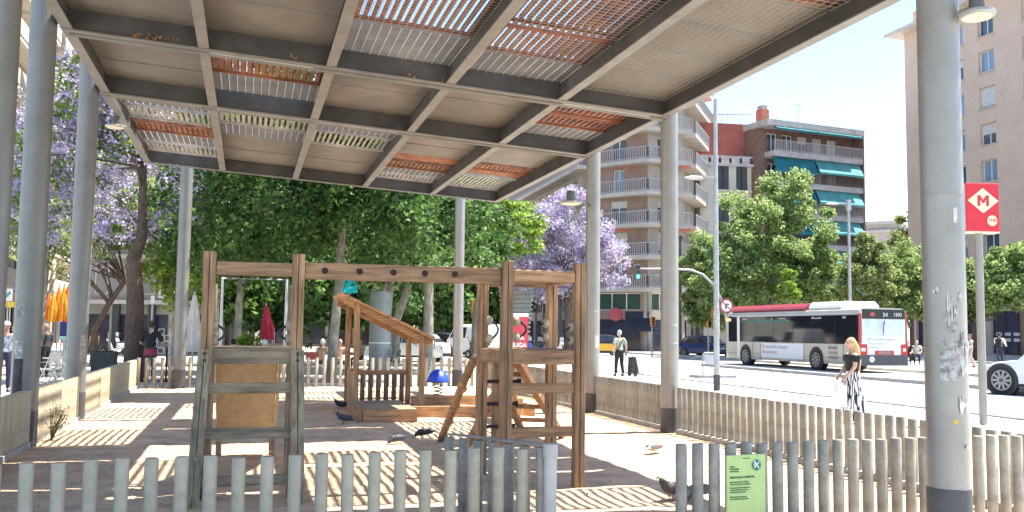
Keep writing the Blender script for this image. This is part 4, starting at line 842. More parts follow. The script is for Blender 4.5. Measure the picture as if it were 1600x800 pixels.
BASEJ = dict(pel=(0, 0, .53), wai=(0, 0, .62), che=(0, 0, .735), nec=(0, 0, .825), hea=(0, .012, .885), shL=(-.108, 0, .805), shR=(.108, 0, .805), elL=(-.135, -.01, .64), elR=(.135, -.01, .64), wrL=(-.135, .03, .495), wrR=(.135, .03, .495),
             hiL=(-.053, 0, .505), hiR=(.053, 0, .505), knL=(-.06, .012, .285), knR=(.06, .012, .285), anL=(-.06, 0, .045), anR=(.06, 0, .045))
SIT = dict(pel=(0, 0, .30), wai=(0, .01, .39), che=(0, .02, .50), nec=(0, .03, .59), hea=(0, .045, .65), shL=(-.108, .02, .575), shR=(.108, .02, .575), elL=(-.14, .06, .42), elR=(.14, .06, .42), wrL=(-.10, .18, .38), wrR=(.10, .18, .38),
           hiL=(-.055, .02, .285), hiR=(.055, .02, .285), knL=(-.07, .25, .28), knR=(.07, .25, .28), anL=(-.07, .26, .045), anR=(.07, .26, .045))
def person(label, pos, rz, h, shirt, legs, hair='dark', skin=None, pose=None, sit=False, sleeve=0.6, shorts=False, shoe=None, hat=None, wide=0.0, build=1.0, hairlen=0.0, seat_z=0.0, group=None):
    J = dict(SIT if sit else BASEJ); J.update(pose or {}); J = {k: Vector(v)*h for k, v in J.items()}; skin = skin or SKIN
    t = thing('person', label, 'person', (pos[0], pos[1], pos[2] if len(pos) > 2 else 0), rz, group)
    names = ['pel', 'wai', 'che', 'nec', 'hea', 'shL', 'elL', 'wrL', 'shR', 'elR', 'wrR', 'hiL', 'knL', 'anL', 'hiR', 'knR', 'anR']
    rd = dict(pel=(.078, .06), wai=(.068, .052), che=(.082, .058), nec=.03, hea=.033, shL=.034, shR=.034, elL=.024, elR=.024, wrL=.016, wrR=.016, hiL=.048, hiR=.048, knL=.033, knR=.033, anL=.021, anR=.021)
    def R_(n, k=1.0, add=0.0): r = rd[n]; return tuple(x*h*k*build+add for x in r) if hasattr(r, '__len__') else r*h*k*(build if n[:2] not in ('ne', 'he', 'wr') else 1)+add
    E = [('pel', 'wai'), ('wai', 'che'), ('che', 'nec'), ('nec', 'hea'), ('che', 'shL'), ('shL', 'elL'), ('elL', 'wrL'), ('che', 'shR'), ('shR', 'elR'), ('elR', 'wrR'), ('pel', 'hiL'), ('hiL', 'knL'), ('knL', 'anL'), ('pel', 'hiR'), ('hiR', 'knR'), ('knR', 'anR')]
    me = skinmesh([J[n] for n in names], [(names.index(a), names.index(c)) for a, c in E], [R_(n) for n in names], 2)
    b = MB(); b.add([tuple(v.co) for v in me.vertices], [tuple(p.vertices) for p in me.polygons])
    hc = J['hea']+Vector((0, .006*h, .045*h)); fdir = (J['hea']-J['nec']).normalized()
    b.ell(hc, (.046*h, .056*h, .066*h), 14, 10); b.ell(hc+Vector((0, .058*h, -.006*h)), (.008*h, .012*h, .016*h), 6, 5)
    for s in (-1, 1): b.ell(hc+Vector((s*.046*h, -.004*h, -.004*h)), (.006*h, .012*h, .018*h), 6, 5)
    b.ell(hc+Vector((0, .03*h, -.048*h)), (.026*h, .022*h, .016*h), 8, 6)
    for s, w, e in ((-1, 'wrL', 'elL'), (1, 'wrR', 'elR')):
        d = (J[w]-J[e]).normalized(); side = Vector((0, 1, 0)) if abs(d.y) < .7 else Vector((1, 0, 0)); side = (side-d*side.dot(d)).normalized(); n_ = d.cross(side); p = J[w]+d*.028*h
        b.tube([J[w], p, p+d*.022*h], [.014*h, .02*h, .018*h], 8)
        for k in range(4): f0_ = p+d*.02*h+side*(k-1.5)*.0105*h; L = (.038, .044, .042, .033)[k]*h; b.tube([f0_, f0_+d*L*.5-n_*s*.003*h, f0_+d*L*.85-n_*s*.012*h], [.0056*h, .0052*h, .004*h], 5)
        b.tube([p+side*.015*h, p+side*.03*h+d*.014*h, p+side*.032*h+d*.03*h], [.007*h, .006*h, .0045*h], 5)
    body = b.build('body', skin, t, smooth=True)
    fe = MB()
    for s in (-1, 1): fe.ell(hc+Vector((s*.018*h, .0525*h, .006*h)), (.006*h, .004*h, .004*h), 6, 5)
    fe.span(hc+Vector((-.014*h, .052*h, -.034*h)), hc+Vector((.014*h, .056*h, -.031*h))); fe.build('face_features', mat('dark face details', (0.09, 0.04, 0.035), 0.6, var=0), body)
    # clothes follow the body surface: faces nearest to the covered bones, pushed outwards
    src = bpy.data.meshes.new('q'); bb = MB(); bb.add([tuple(v.co) for v in me.vertices], [tuple(p.vertices) for p in me.polygons]); src = bb.mesh('q', None)
    co = np.array([tuple(v.co) for v in src.vertices]); no = np.array([tuple(v.normal) for v in src.vertices]); best = np.full(len(co), 1e9); bi = np.zeros(len(co), int); bt = np.zeros(len(co))
    for k, (a, c) in enumerate(E):
        A_, D_ = np.array(J[a]), np.array(J[c]-J[a]); tt = np.clip(((co-A_) @ D_)/max(1e-9, D_ @ D_), 0, 1); ds = np.linalg.norm(co-A_-tt[:, None]*D_, axis=1)/(sum(R_(c))/2 if hasattr(R_(c), '__len__') else R_(c)+.02*h)
        u = ds < best; best[u] = ds[u]; bi[u] = k; bt[u] = tt[u]
    def garment(nm, mm, cover, offs):
        keep = np.array([cover(E[bi[k]][1], E[bi[k]], bt[k]) for k in range(len(co))]); P2 = co+no*np.array([offs(E[bi[k]], bt[k]) for k in range(len(co))])[:, None]
        fs = [tuple(p.vertices) for p in src.polygons if sum(keep[v] for v in p.vertices) >= len(p.vertices)-1]
        idx = sorted({v for f in fs for v in f}); mp_ = {v: k for k, v in enumerate(idx)}
        q = MB(); q.add([P2[v] for v in idx], [tuple(mp_[v] for v in f) for f in fs]); o = q.build(nm, mm, t, smooth=True); return o
    fl = (.72 if shorts else .93)
    if legs is not None:
        garment('shorts' if shorts else 'trousers', legs, lambda c, e, tt: (e == ('pel', 'wai') and tt < .55) or c in ('hiL', 'hiR') or (c in ('knL', 'knR') and (tt < fl or not shorts)) or (not shorts and c in ('anL', 'anR') and tt < .93),
                lambda e, tt: h*(.006+(.0 if e[1][:2] not in ('kn', 'an') else wide*(.01*tt if e[1][:2] == 'kn' else .012+.025*tt))))
    if shirt is not None:
        garment('shirt', shirt, lambda c, e, tt: c in ('wai', 'che') or (c == 'nec' and tt < .62) or c in ('shL', 'shR') or (c in ('elL', 'elR') and tt < min(1, sleeve)) or (sleeve > 1 and c in ('wrL', 'wrR') and tt < sleeve-1+.35),
                lambda e, tt: h*(.0105 if e[1] != 'wai' else .013))
    for s in 'LR':
        p = J['an'+s]; MB().ell(p+Vector((0, .035*h, -.018*h)), (.027*h, .072*h, .027*h), 10, 6).build('shoe', shoe or mat('dark shoes', (0.03, 0.03, 0.032), 0.6, var=0), t, smooth=True)
    if hair:
        b = MB().ell(hc+Vector((0, -.013*h, .012*h)), (.0505*h, .055*h, .062*h), 14, 10)
        if hairlen:
            p = [hc+Vector((0, -.03*h, .01*h)), hc+Vector((0, -.058*h, -.05*h)), hc+Vector((0, -.075*h, -.05*h-hairlen*.5)), hc+Vector((0, -.085*h, -.05*h-hairlen))]
            b.tube(p, [.045*h, .05*h, .05*h, .022*h], 12)
        b.build('hair', HAIRS[hair], t, smooth=True)
    if hat: MB().lathe(hc+Vector((0, 0, .018*h)), [(.056*h, 0), (.055*h, .02*h), (.04*h, .048*h), (.01*h, .056*h)], 16).ell(hc+Vector((0, .06*h, .022*h)), (.04*h, .04*h, .005*h), 12, 6).build('cap', hat, t, smooth=True)
    t['_hc'] = tuple(hc); return t, J
BLACK = cloth('black cotton', (0.018, 0.018, 0.02)); NAVY = cloth('navy cotton', (0.025, 0.03, 0.06)); CHAR = cloth('charcoal cotton', (0.05, 0.05, 0.055))
# woman walking to the left
STR = bpy.data.materials.new('zebra stripe cloth'); STR.use_nodes = True; n = STR.node_tree.nodes; l = STR.node_tree.links
tc = n.new('ShaderNodeTexCoord'); mp = n.new('ShaderNodeMapping'); mp.inputs['Scale'].default_value = (1, 1, .10); mp.inputs['Rotation'].default_value = (.35, .1, 0)
wv = n.new('ShaderNodeTexNoise'); wv.inputs['Scale'].default_value = 42; wv.inputs['Detail'].default_value = 0.6
cr = n.new('ShaderNodeValToRGB'); cr.color_ramp.interpolation = 'CONSTANT'; cr.color_ramp.elements[0].color = (.02, .02, .025, 1); cr.color_ramp.elements[1].position = .5; cr.color_ramp.elements[1].color = (.72, .70, .70, 1)
l.new(tc.outputs['Object'], mp.inputs[0]); l.new(mp.outputs[0], wv.inputs[0]); l.new(wv.outputs['Fac'], cr.inputs[0]); l.new(cr.outputs[0], n['Principled BSDF'].inputs['Base Color']); n['Principled BSDF'].inputs['Roughness'].default_value = .9
q = g(1333, 661)
t, J = person('woman with long blond hair, black off shoulder top and striped wide trousers, carrying white bag', (q.x, q.y), math.radians(78), 1.60, None, None, 'blond', SKIN, dict(elL=(-.125, .02, .66), wrL=(-.11, .125, .535), elR=(.12, .03, .66), wrR=(.10, .11, .56), knL=(-.055, .05, .28), anL=(-.05, .10, .05), knR=(.055, -.01, .28), anR=(.055, -.09, .055)), build=1.08, hairlen=.50, shoe=mat('tan sandals', (0.3, 0.18, 0.1), .7, var=0))
h = 1.60
MB().lathe((0, 0, .60*h), [(.082*h, 0), (.092*h, .05*h), (.108*h, .13*h), (.128*h, .17*h), (.122*h, .195*h), (.1*h, .196*h)], 20, 1.08, .78).build('top', BLACK, t, smooth=True)
for s in (-1, 1): MB().tube([J['sh'+'LR'[s > 0]]+Vector((s*.012*h, 0, -.02*h)), J['sh'+'LR'[s > 0]].lerp(J['el'+'LR'[s > 0]], .62)], [.048*h, .05*h], 12).build('sleeve', BLACK, t, smooth=True)
b = MB(); prof = []
for k in range(9):
    f_ = k/8; z = .605*h*(1-f_)+.055*h*f_; rx_ = (.083+.03*f_+.02*math.sin(f_*3.1))*h; ry_ = (.072+.105*f_)*h; cy_ = -.03*f_*f_*h; prof.append((z, rx_, ry_, cy_))
vs = []; nn = 28
for k, (z, rx_, ry_, cy_) in enumerate(prof):
    for j in range(nn): a = 2*PI*j/nn; w_ = 1+.07*(k/8)*math.sin(a*7); vs.append((rx_*w_*math.cos(a), cy_+ry_*w_*math.sin(a), z))
b.add(vs, [(i*nn+j, i*nn+(j+1) % nn, (i+1)*nn+(j+1) % nn, (i+1)*nn+j) for i in range(8) for j in range(nn)]+[tuple(range(nn))])
b.build('wide_trousers', STR, t, smooth=True)
wl = J['wrL']
bg_ = thing('shopping_bag', 'white carrier bag hanging from the hand of the striped trouser woman', 'bag', Matrix.Translation(t.location) @ Matrix.Rotation(math.radians(78), 4, 'Z') @ (wl+Vector((0, .10, -.07))), math.radians(78))
MB().prism([(-.02, 0), (.17, .0), (.17, -.40), (.0, -.42)], -.11, .11, 'x').build('bag_body', mat('white plastic', (.68, .68, .68), .5, var=.1), bg_, bevel=.02).location = (0, -.06, -.06)
MB().tube([(0, -.02, -.06), (0, 0.0, 0), (0, .06, 0), (0, .1, -.06)], .008, 6).build('handle', mat('white plastic', (.68, .68, .68), .5, var=.1), bg_)
# man with the shopping trolley
q = g(968, 588)
t, J = person('grey haired man in sage t-shirt and black trousers seen from behind, strap across back', (q.x, q.y), math.radians(12), 1.74, cloth('sage cotton', (.36, .39, .31)), BLACK, 'grey', SKIN, dict(knL=(-.075, .02, .285), anL=(-.085, .02, .045), knR=(.075, .03, .285), anR=(.09, -.01, .045), elL=(-.165, -.02, .65), wrL=(-.13, .02, .50), elR=(.16, -.02, .65), wrR=(.165, -.0, .51)), build=1.12, sleeve=.75)
MB().beam((-.19, -.115, .98), (.12, -.10, 1.42), .035, .012, up=(0, 1, 0)).build('strap', BLACK, t)
tr = thing('shopping_trolley', 'dark patterned shopping trolley pulled by the grey haired man', 'trolley', (q.x+.50, q.y-.1, 0), math.radians(10))
MB().prism([(-.16, .16), (.2, .14), (.06, .74), (-.12, .72)], -.15, .15, 'y').build('bag', mat('patterned trolley cloth', (.10, .09, .10), .9, var=.8, scale=12), tr, bevel=.03)
MB().tube([(.1, -.17, .3), (-.2, -.17, .9), (-.2, .17, .9), (.1, .17, .3)], .014, 6).tube([(-.2, -.18, .14), (.34, -.18, .12), (.34, .18, .12), (-.2, .18, .14)], .014, 6).tube([(.34, -.18, .12), (.36, -.18, 0.02)], .012, 6).build('frame', BLK, tr)
b = MB()
for s in (-1, 1): b.tube([(-.02, s*.2-.02, .085), (-.02, s*.2+.02, .085)], .085, 14)
b.build('wheel', BLK, tr)
# man in cap at far left
t, J = person('man in a white cap, checked blue shirt and dark trousers at the left edge', (gd(9, 23.2)), math.radians(200), 1.74, mat('blue checked shirt', (.30, .36, .48), .9, var=.7, scale=9), NAVY, 'grey', SKINT, dict(elR=(.15, .02, .64), wrR=(.14, .05, .5)), hat=mat('white cap', (.66, .66, .68), .8, var=.1), sleeve=1.5)
person('white haired person in pale shirt just behind the man in the cap', gd(24, 26.5), math.radians(170), 1.66, cloth('pale lilac cotton', (.55, .53, .60)), CHAR, 'white', SKIN, sleeve=1.2)
person('bald man in dark polo shirt standing below the orange parasols', gd(73, 30), math.radians(60), 1.72, CHAR, BLACK, None, SKINT, build=1.15, sleeve=.8)
q = gd(236, 28.2)
person('person in black t-shirt and red waist cloth at a high table behind the back fence', q, math.radians(-8), 1.82, BLACK, CHAR, 'dark', SKIN, dict(elL=(-.17, .05, .64), wrL=(-.12, .16, .60), elR=(.18, .05, .64), wrR=(.19, .17, .60)), build=1.2, sleeve=.8)
MB().lathe((0, 0, .80), [(.185, 0), (.178, .1), (.165, .19)], 20, 1.05, .85).build('waist_cloth', cloth('faded red cotton', (.30, .05, .07)), bpy.data.objects[[o.name for o in S.objects if o.get('label', '').startswith('person in black t-shirt')][0]], smooth=True)
q = gd(262, 28.9); tb = thing('high_table', 'high bar table at the back fence beside the person in black t-shirt', 'table', q)
MB().cyl((0, 0, 1.08), .36, .03, 24).build('table_top', mat('pale table top', (.5, .46, .4), .5, var=.1), tb, smooth=True); MB().cyl((0, 0, 0), .03, 1.08, 10).build('pedestal', BLK, tb); MB().cyl((0, 0, 0), .25, .02, 20).build('foot_plate', BLK, tb)
person('woman in white top and wide pale pink trousers on the far pavement', (*gd(1516, 46).xy, .13), math.radians(70), 1.64, cloth('white cotton', (.6, .58, .56)), cloth('pale pink linen', (.52, .38, .33)), 'brown', SKINT, dict(knL=(-.08, .1, .29), anL=(-.08, .17, .045), knR=(.07, -.03, .29), anR=(.07, -.14, .05), elL=(-.13, .05, .66), wrL=(-.06, .12, .7), elR=(.13, .05, .66), wrR=(.06, .12, .7)), wide=.9)
for px, D, lab, rz, sh, lg, hr in ((672, 46, 'man in pale blue shirt and dark trousers beside the grey green trunk', 160, cloth('pale blue cotton', (.40, .46, .58)), NAVY, 'dark'), (590, 52, 'person in pink shirt and dark trousers right of the advertising column', 20, cloth('pink cotton', (.6, .22, .3)), CHAR, 'brown'), (148, 44, 'person in dark maroon clothes standing near the leaning bare tree', 150, cloth('maroon cotton', (.14, .05, .05)), CHAR, 'dark')):
    person(lab, gd(px, D), math.radians(rz), 1.7, sh, lg, hr, SKIN)
for i, (px, D, lab, rz, sh, hr) in enumerate(((366, 30.5, 'diner with dark hair facing away, seen inside the left tower opening', 20, cloth('cream cotton', (.5, .44, .36)), 'dark'), (414, 29.8, 'diner in pale pink shirt below the red parasol', 10, cloth('pale pink cotton', (.58, .38, .36)), 'white'), (503, 33, 'diner in peach shirt left of the leaning plane trunk', -40, cloth('peach cotton', (.6, .36, .24)), 'white'), (530, 33.5, 'diner in orange shirt behind the leaning plane trunk', 200, cloth('orange cotton', (.52, .28, .16)), 'brown'), (609, 37, 'person in grey shirt lounging in a chair behind the playhouse', 60, cloth('blue grey cotton', (.28, .30, .40)), 'dark'), (566, 38, 'diner in pale shirt at foot of the advertising column', 120, cloth('straw cotton', (.5, .42, .3)), 'brown'))):
    p = gd(px, D); person(lab, p, math.radians(rz), 1.7, sh, CHAR, hr, SKIN, sit=True, group='people seated at the terrace')
for i, (px, lab, cm, hr) in enumerate(((1418, 'seated person in black with pale bag behind the bus rear', BLACK, 'dark'), (1432, 'seated person in white top left of the big column', cloth('white cotton', (.6, .58, .56)), 'brown'))):
    p = gd(px, 50); person(lab, (p.x, p.y, .13), math.radians(140), 1.7, cm, BLACK, hr, SKIN, sit=True, group='people seated on the far pavement')
# cyclist
q = gd(1561, 48); cyc, J = person('man in white shirt with dark rucksack standing astride a bicycle behind the white car', (q.x, q.y, .13), math.radians(-60), 1.76, cloth('white cotton', (.6, .58, .56)), NAVY, 'dark', SKINT, dict(elL=(-.13, .10, .66), wrL=(-.11, .22, .62), elR=(.13, .10, .66), wrR=(.11, .22, .62)), sleeve=1.6)
MB().box((0, -.15, 1.22), (.3, .16, .45)).build('rucksack', BLACK, cyc, bevel=.05)
bk = thing('bicycle', 'dark bicycle under the man in the white shirt', 'bicycle', (q.x, q.y, .13), math.radians(-60)); bw = []
for y, s in ((-.55, 0), (.55, 1)):
    MB().tube([(0, y+.33*math.cos(a*PI/12), .33+.33*math.sin(a*PI/12)) for a in range(25)], .018, 6).build('wheel', BLK, bk)
MB().tube([(0, -.55, .33), (0, -.1, .3), (0, .4, .85), (0, -.2, .8), (0, -.55, .33)], .016, 6).tube([(0, -.1, .3), (0, -.22, .92)], .015, 6).tube([(0, .55, .33), (0, .38, .98)], .015, 6).tube([(-.27, .36, 1.02), (0, .4, .98), (.27, .36, 1.02)], .013, 6).build('frame', CHAR, bk)
MB().ell((0, -.23, .95), (.07, .13, .04), 10, 6).build('saddle', BLK, bk, smooth=True)

# ------------------------------------------------------------------ pigeons
PG = mat('slate pigeon plumage', (0.075, 0.08, 0.095), 0.6, var=.35, scale=25); PGD = mat('dark pigeon plumage', (0.04, 0.04, 0.045), 0.6, var=.4, scale=25); PGL = mat('pale pigeon plumage', (0.34, 0.32, 0.31), 0.6, var=.35, scale=25)
LEG = mat('pink bird legs', (0.35, 0.1, 0.08), .6, var=0)
def pigeon(label, p, rz, m, peck=False, s=1.0):
    t = thing('pigeon', label, 'pigeon', (p.x, p.y, 0), rz, 'pigeons on the sand'); t.scale = (s, s, s)
    if peck: vs = [(0, 0, .12), (0, .07, .115), (0, .12, .085), (0, .15, .05), (0, -.09, .135), (0, -.20, .14)]
    else: vs = [(0, 0, .12), (0, .07, .145), (0, .105, .19), (0, .125, .225), (0, -.09, .11), (0, -.20, .085)]
    me = skinmesh(vs, [(0, 1), (1, 2), (2, 3), (0, 4), (4, 5)], [(.06, .06), (.055, .055), .032, .025, (.045, .04), (.03, .008)])
    me.materials.append(m); [setattr(q, 'use_smooth', True) for q in me.polygons]; bd_ = inst('body', me, t)
    hd = Vector(vs[3]); MB().tube([hd+Vector((0, .015, 0)), hd+Vector((0, .05, -.012 if not peck else -.03))], [.009, .002], 6).build('beak', mat('dark beak', (.03, .03, .03), .5, var=0), t)
    for sd in (-1, 1):
        MB().ell((sd*.052, -.035, .128), (.016, .12, .04), 10, 6).build('wing', m, t, smooth=True)
        MB().tube([(sd*.025, .01, .08), (sd*.025, .015, .008)], .005, 5).tube([(sd*.025, -.01, .004), (sd*.025, .04, .004)], .004, 4).build('leg', LEG, t)
    return t
pigeon('slate pigeon pecking at the sand, left one of the front pair by the playhouse', g(618, 697), math.radians(120), PG, True, .92)
pigeon('blackish pigeon turned left, right one of the front pair by the playhouse', g(662, 687), math.radians(80), PGD, True, .95)
pigeon('grey pigeon walking left near the corner of the playhouse bench', g(537, 664), math.radians(75), PG)
pigeon('dark pigeon farthest back, left of the playhouse wall', g(532, 641), math.radians(70), PGD)
pigeon('pale sunlit pigeon standing alone on the bright sand at the right', g(1025, 712), math.radians(-70), PGL)
pigeon('brown grey pigeon half hidden by the first post of the right front fence', g(1050, 785), math.radians(100), mat('brown grey plumage', (.13, .11, .10), .6, var=.35, scale=25), False, 1.1)
pigeon('dark grey pigeon between first and second post of the right front fence', g(1090, 788), math.radians(110), PG, True, 1.1)
# ------------------------------------------------------------------ vehicles
TYRE = mat('tyre rubber', (0.025, 0.025, 0.027), 0.8, var=.1); RIM = mat('alloy rim', (0.26, 0.26, 0.27), 0.35, .7, var=0); CGL = mat('car glass', (0.025, 0.03, 0.035), 0.06, var=0, spec=.8)
LAMPW = mat('clear lamp glass', (.6, .62, .65), .15, var=0); LAMPR = mat('red lamp glass', (.45, .02, .02), .2, var=0); TRIM = mat('black trim', (.02, .02, .022), .5, var=0)
def wheel(parent, p, r, w, side, spokes=5):
    o = bpy.data.objects.new('wheel', MB().tube([(-w/2, 0, 0), (-w/2+.02, 0, 0), (w/2-.02, 0, 0), (w/2, 0, 0)], [r*.93, r, r, r*.93], 28).mesh('tyre', TYRE, True)); COL.objects.link(o); o.parent = parent; o.location = p
    x = side*(w/2+.004); b = MB(); b.tube([(x-.01*side, 0, 0), (x, 0, 0)], r*.2, 14)
    for k in range(spokes): a = 2*PI*k/spokes; b.beam((x, 0, 0), (x, math.cos(a)*r*.68, math.sin(a)*r*.68), .05*r/.33, .014, up=(1, 0, 0))
    n = 28; vs = []
    for k in range(n): a = 2*PI*k/n; vs += [(x, math.cos(a)*r*.63, math.sin(a)*r*.63), (x, math.cos(a)*r*.71, math.sin(a)*r*.71)]
    b.add(vs, [(2*k, 2*k+1, (2*k+3) % (2*n), (2*k+2) % (2*n)) for k in range(n)]); b.build('rim', RIM, o)
    return o
def car(label, pos, rz, paint, L=4.3, W_=1.78, H=1.48, kind='car', name='parked_car', roof=None, group=None, cat='car', wr=None, fa=.315, rim=None, sp=5):
    t = thing(name, label, cat, (pos[0], pos[1], pos[2] if len(pos) > 2 else 0), rz, group); w = W_/2; r = wr or (.34 if H > 1.6 else .31)
    bl = H*.62 if kind != 'van' else H*.55
    if kind == 'van': st = [(-.5, .32, bl*.98, H*.9), (-.49, .26, bl, H*.985), (-.44, .24, bl, H), (-.1, .24, bl, H), (.2, .24, bl, H*.99), (.27, .24, bl, H*.96), (.4, .24, bl, bl+.06), (.47, .26, bl*.92, bl*.93), (.5, .32, bl*.7, bl*.72)]
    else: st = [(-.5, .34, bl*.85, bl*.86), (-.48, .25, bl*.98, bl), (-.43, .23, bl, bl*1.05), (-.33, .22, bl, H*.94), (-.2, .22, bl, H), (.0, .22, bl*.99, H), (.1, .22, bl*.98, H*.965), (.24, .22, bl*.95, bl*.97), (.38, .23, bl*.88, bl*.9), (.46, .25, bl*.76, bl*.78), (.5, .33, bl*.55, bl*.56)]
    def sec(q):
        f_, zb, zl, zt = q; k = 1-.16*max(0, abs(f_)-.36)/.14; W2 = w*k; cab = zt-zl > .12; wt = W2*(.80 if cab else .93); y = f_*L
        pts = [(W2*.9, zb), (W2*.985, zb+.08), (W2, zb+(zl-zb)*.55), (W2*.975, zl), (wt+(0 if not cab else .02), zl+(zt-zl)*.85), (wt*.82, zt)]
        return [(x, y, z) for x, z in pts]+[(-x, y, z) for x, z in reversed(pts)]
    S_ = [sec(q) for q in st]; n = 12; b = MB()
    b.add([v for q in S_ for v in q], [(i*n+j, i*n+(j+1) % n, (i+1)*n+(j+1) % n, (i+1)*n+j) for i in range(len(S_)-1) for j in range(n)]+[tuple(range(n)), tuple(range((len(S_)-1)*n, len(S_)*n))])
    body = b.build('body', paint, t, smooth=True)
    gl = MB()
    def L3(a, c, f_): return Vector(a).lerp(Vector(c), f_)
    for i in range(len(S_)-1):
        c0, c1 = st[i][3]-st[i][2] > .3, st[i+1][3]-st[i+1][2] > .3
        for sd in (0, 1):
            k3, k4 = (3, 4) if sd == 0 else (8, 7); ox = Vector((.012 if sd == 0 else -.012, 0, 0))
            if kind == 'van' and i < 3: continue
            if c0 and c1: a, bq, c, d = L3(S_[i][k3], S_[i][k4], .1)+ox, L3(S_[i+1][k3], S_[i+1][k4], .1)+ox, L3(S_[i+1][k3], S_[i+1][k4], .93)+ox, L3(S_[i][k3], S_[i][k4], .93)+ox; e = (bq-a)*.03; gl.quad(a+e, bq-e, c-e, d+e)
            elif c1 or c0:
                u, v = (i, i+1) if c1 else (i+1, i); a, bq, c = L3(S_[u][k3], S_[v][k3], .35)+ox, S_[v][k3], S_[v][k4]; gl.add([L3(a, bq, .1)+Vector((0, 0, .03)), L3(bq, c, .1)+ox, L3(bq, c, .85)+ox], [(0, 1, 2)])
        if c0 != c1:
            P_ = [L3(S_[i][4], S_[i+1][4], .08), L3(S_[i][7], S_[i+1][7], .08), L3(S_[i][7], S_[i+1][7], .92), L3(S_[i][4], S_[i+1][4], .92)]; cn_ = (P_[1]-P_[0]).cross(P_[2]-P_[0]).normalized(); cn_ = cn_ if cn_.z > 0 else -cn_
            cc = sum(P_, Vector())/4; gl.quad(*[cc+(p_-cc)*.93+cn_*.035 for p_ in P_])
    gl.build('window_glass', CGL, t)
    if roof: MB().span((-w*.6, -.28*L, H-.005), (w*.6, .05*L, H+.012)).build('roof_panel', roof, t)
    for sd in (-1, 1):
        for y in (-.31*L, fa*L):
            MB().tube([(sd*(w-.2), y, r), (sd*(w+.006), y, r)], r*1.16, 24).build('wheel_arch', TRIM, t)
            wheel(t, (sd*(w-.09), y, r), r, .2, sd, sp)
        MB().ell((sd*w*.68, L*.468, bl*.68), (.2, .09, .075), 10, 6).build('headlight', LAMPW, t, smooth=True)
        MB().ell((sd*w*.74, -L*.484, bl*.78), (.13, .07, .11), 10, 6).build('tail_light', LAMPR, t, smooth=True)
        MB().ell((sd*(w+.09), L*.17, bl+.08), (.1, .06, .07), 8, 6).build('side_mirror', paint, t, smooth=True)
        MB().span((sd*w*.97-.03, -.34*L, .24), (sd*w*.97+.03, .32*L, .33)).build('sill', TRIM, t)
        for y in (-.09*L, .1*L): MB().span((sd*(w+.004)-.012, y, bl*.86), (sd*(w+.004)+.012, y+.2, bl*.9)).build('door_handle', paint, t)
    MB().span((-w*.75, L*.485, .28), (w*.75, L*.502, .46)).build('front_bumper', TRIM, t, bevel=.01); MB().span((-w*.75, -L*.502, .3), (w*.75, -L*.488, .46)).build('rear_bumper', TRIM, t, bevel=.01)
    return t
def paint(n, c): return mat(n, c, .25, 0, var=0, spec=.6)
PW = paint('white car paint', (.72, .72, .72)); PB = paint('black car paint', (.018, .018, .02)); PBL = paint('dark blue car paint', (.02, .045, .16)); PY = paint('taxi yellow paint', (.72, .40, .02)); PS = paint('silver car paint', (.45, .46, .47))
q = gd(1565, 27.2)
car('white sport utility car cut off by the right edge of the photo, dark alloy wheels', (q.x+1.33, q.y-1.11), math.radians(20), PW, 4.4, 1.92, 1.66, wr=.41, fa=.34, sp=10)
car('white car parked on the street behind the playhouse', gd(636, 50), math.radians(62), PW, 4.4, 1.8, 1.5)
tx = car('black car with yellow doors, a taxi, under the trees left of the pale back column', gd(693, 66), math.radians(30), PB, 4.5, 1.8, 1.5, name='taxi', cat='taxi')
for s in (-1, 1): MB().span((s*.905-.008, -1.0, .35), (s*.905+.008, .75, .82)).build('yellow_door', PY, tx)
car('white delivery van with square rear parked behind the right of the playground', gd(742, 60), math.radians(15), PW, 4.9, 1.95, 2.05, kind='van', name='delivery_van', cat='van')
tx = car('yellow and black taxi partly hidden by the pale column beside the trolley man', gd(929, 68), math.radians(70), PB, 4.5, 1.8, 1.5, name='taxi', cat='taxi')
for s in (-1, 1): MB().span((s*.905-.008, -2.0, .35), (s*.905+.008, .75, .85)).build('yellow_door', PY, tx)
car('blue and white car parked beyond the hoop barrier, front towards the bus', gd(1104, 66), math.radians(200), PBL, 4.3, 1.8, 1.5)
def scooter(label, px, D, rz, c, c2, group='parked motor scooters'):
    q = gd(px, D); t = thing('motor_scooter', label, 'scooter', q, math.radians(rz), group)
    for y in (-.62, .62): o = MB().tube([(-.05, y, .27), (.05, y, .27)], .27, 20).build('wheel', TYRE, t); MB().tube([(-.055, y, .27), (.055, y, .27)], .13, 14).build('rim', RIM, o)
    MB().prism([(-.85, .55), (-.3, .42), (-.25, .25), (.2, .25), (.35, .75), (.42, 1.0), (.36, 1.02), (.12, .42), (-.05, .42), (-.12, .72), (-.8, .76)], -.17, .17, 'x').build('body', c, t, bevel=.04)
    MB().prism([(-.78, .76), (-.1, .74), (-.1, .82), (-.5, .86), (-.78, .88)], -.14, .14, 'x').build('seat', TRIM, t, bevel=.02)
    MB().tube([(0, .62, .27), (0, .36, 1.05)], .035, 8).tube([(-.33, .3, 1.08), (0, .36, 1.08), (.33, .3, 1.08)], .018, 6).build('handlebar', TRIM, t)
    MB().span((-.16, .36, 1.05), (.16, .39, 1.32)).build('windscreen', mat('scooter screen', (.3, .34, .36), .1, var=0), t); MB().ell((0, .42, .93), (.09, .06, .08), 10, 6).build('headlight', LAMPW, t, smooth=True)
    MB().span((-.18, -1.0, .8), (.18, -.7, 1.1)).build('top_box', c2, t, bevel=.05)
    for s in (-1, 1): MB().ell((s*.36, .33, 1.24), (.06, .02, .04), 8, 5).build('mirror', TRIM, t)
    return t
PSC = paint('white scooter paint', (.6, .6, .6)); PRED = paint('red scooter paint', (.4, .03, .03))
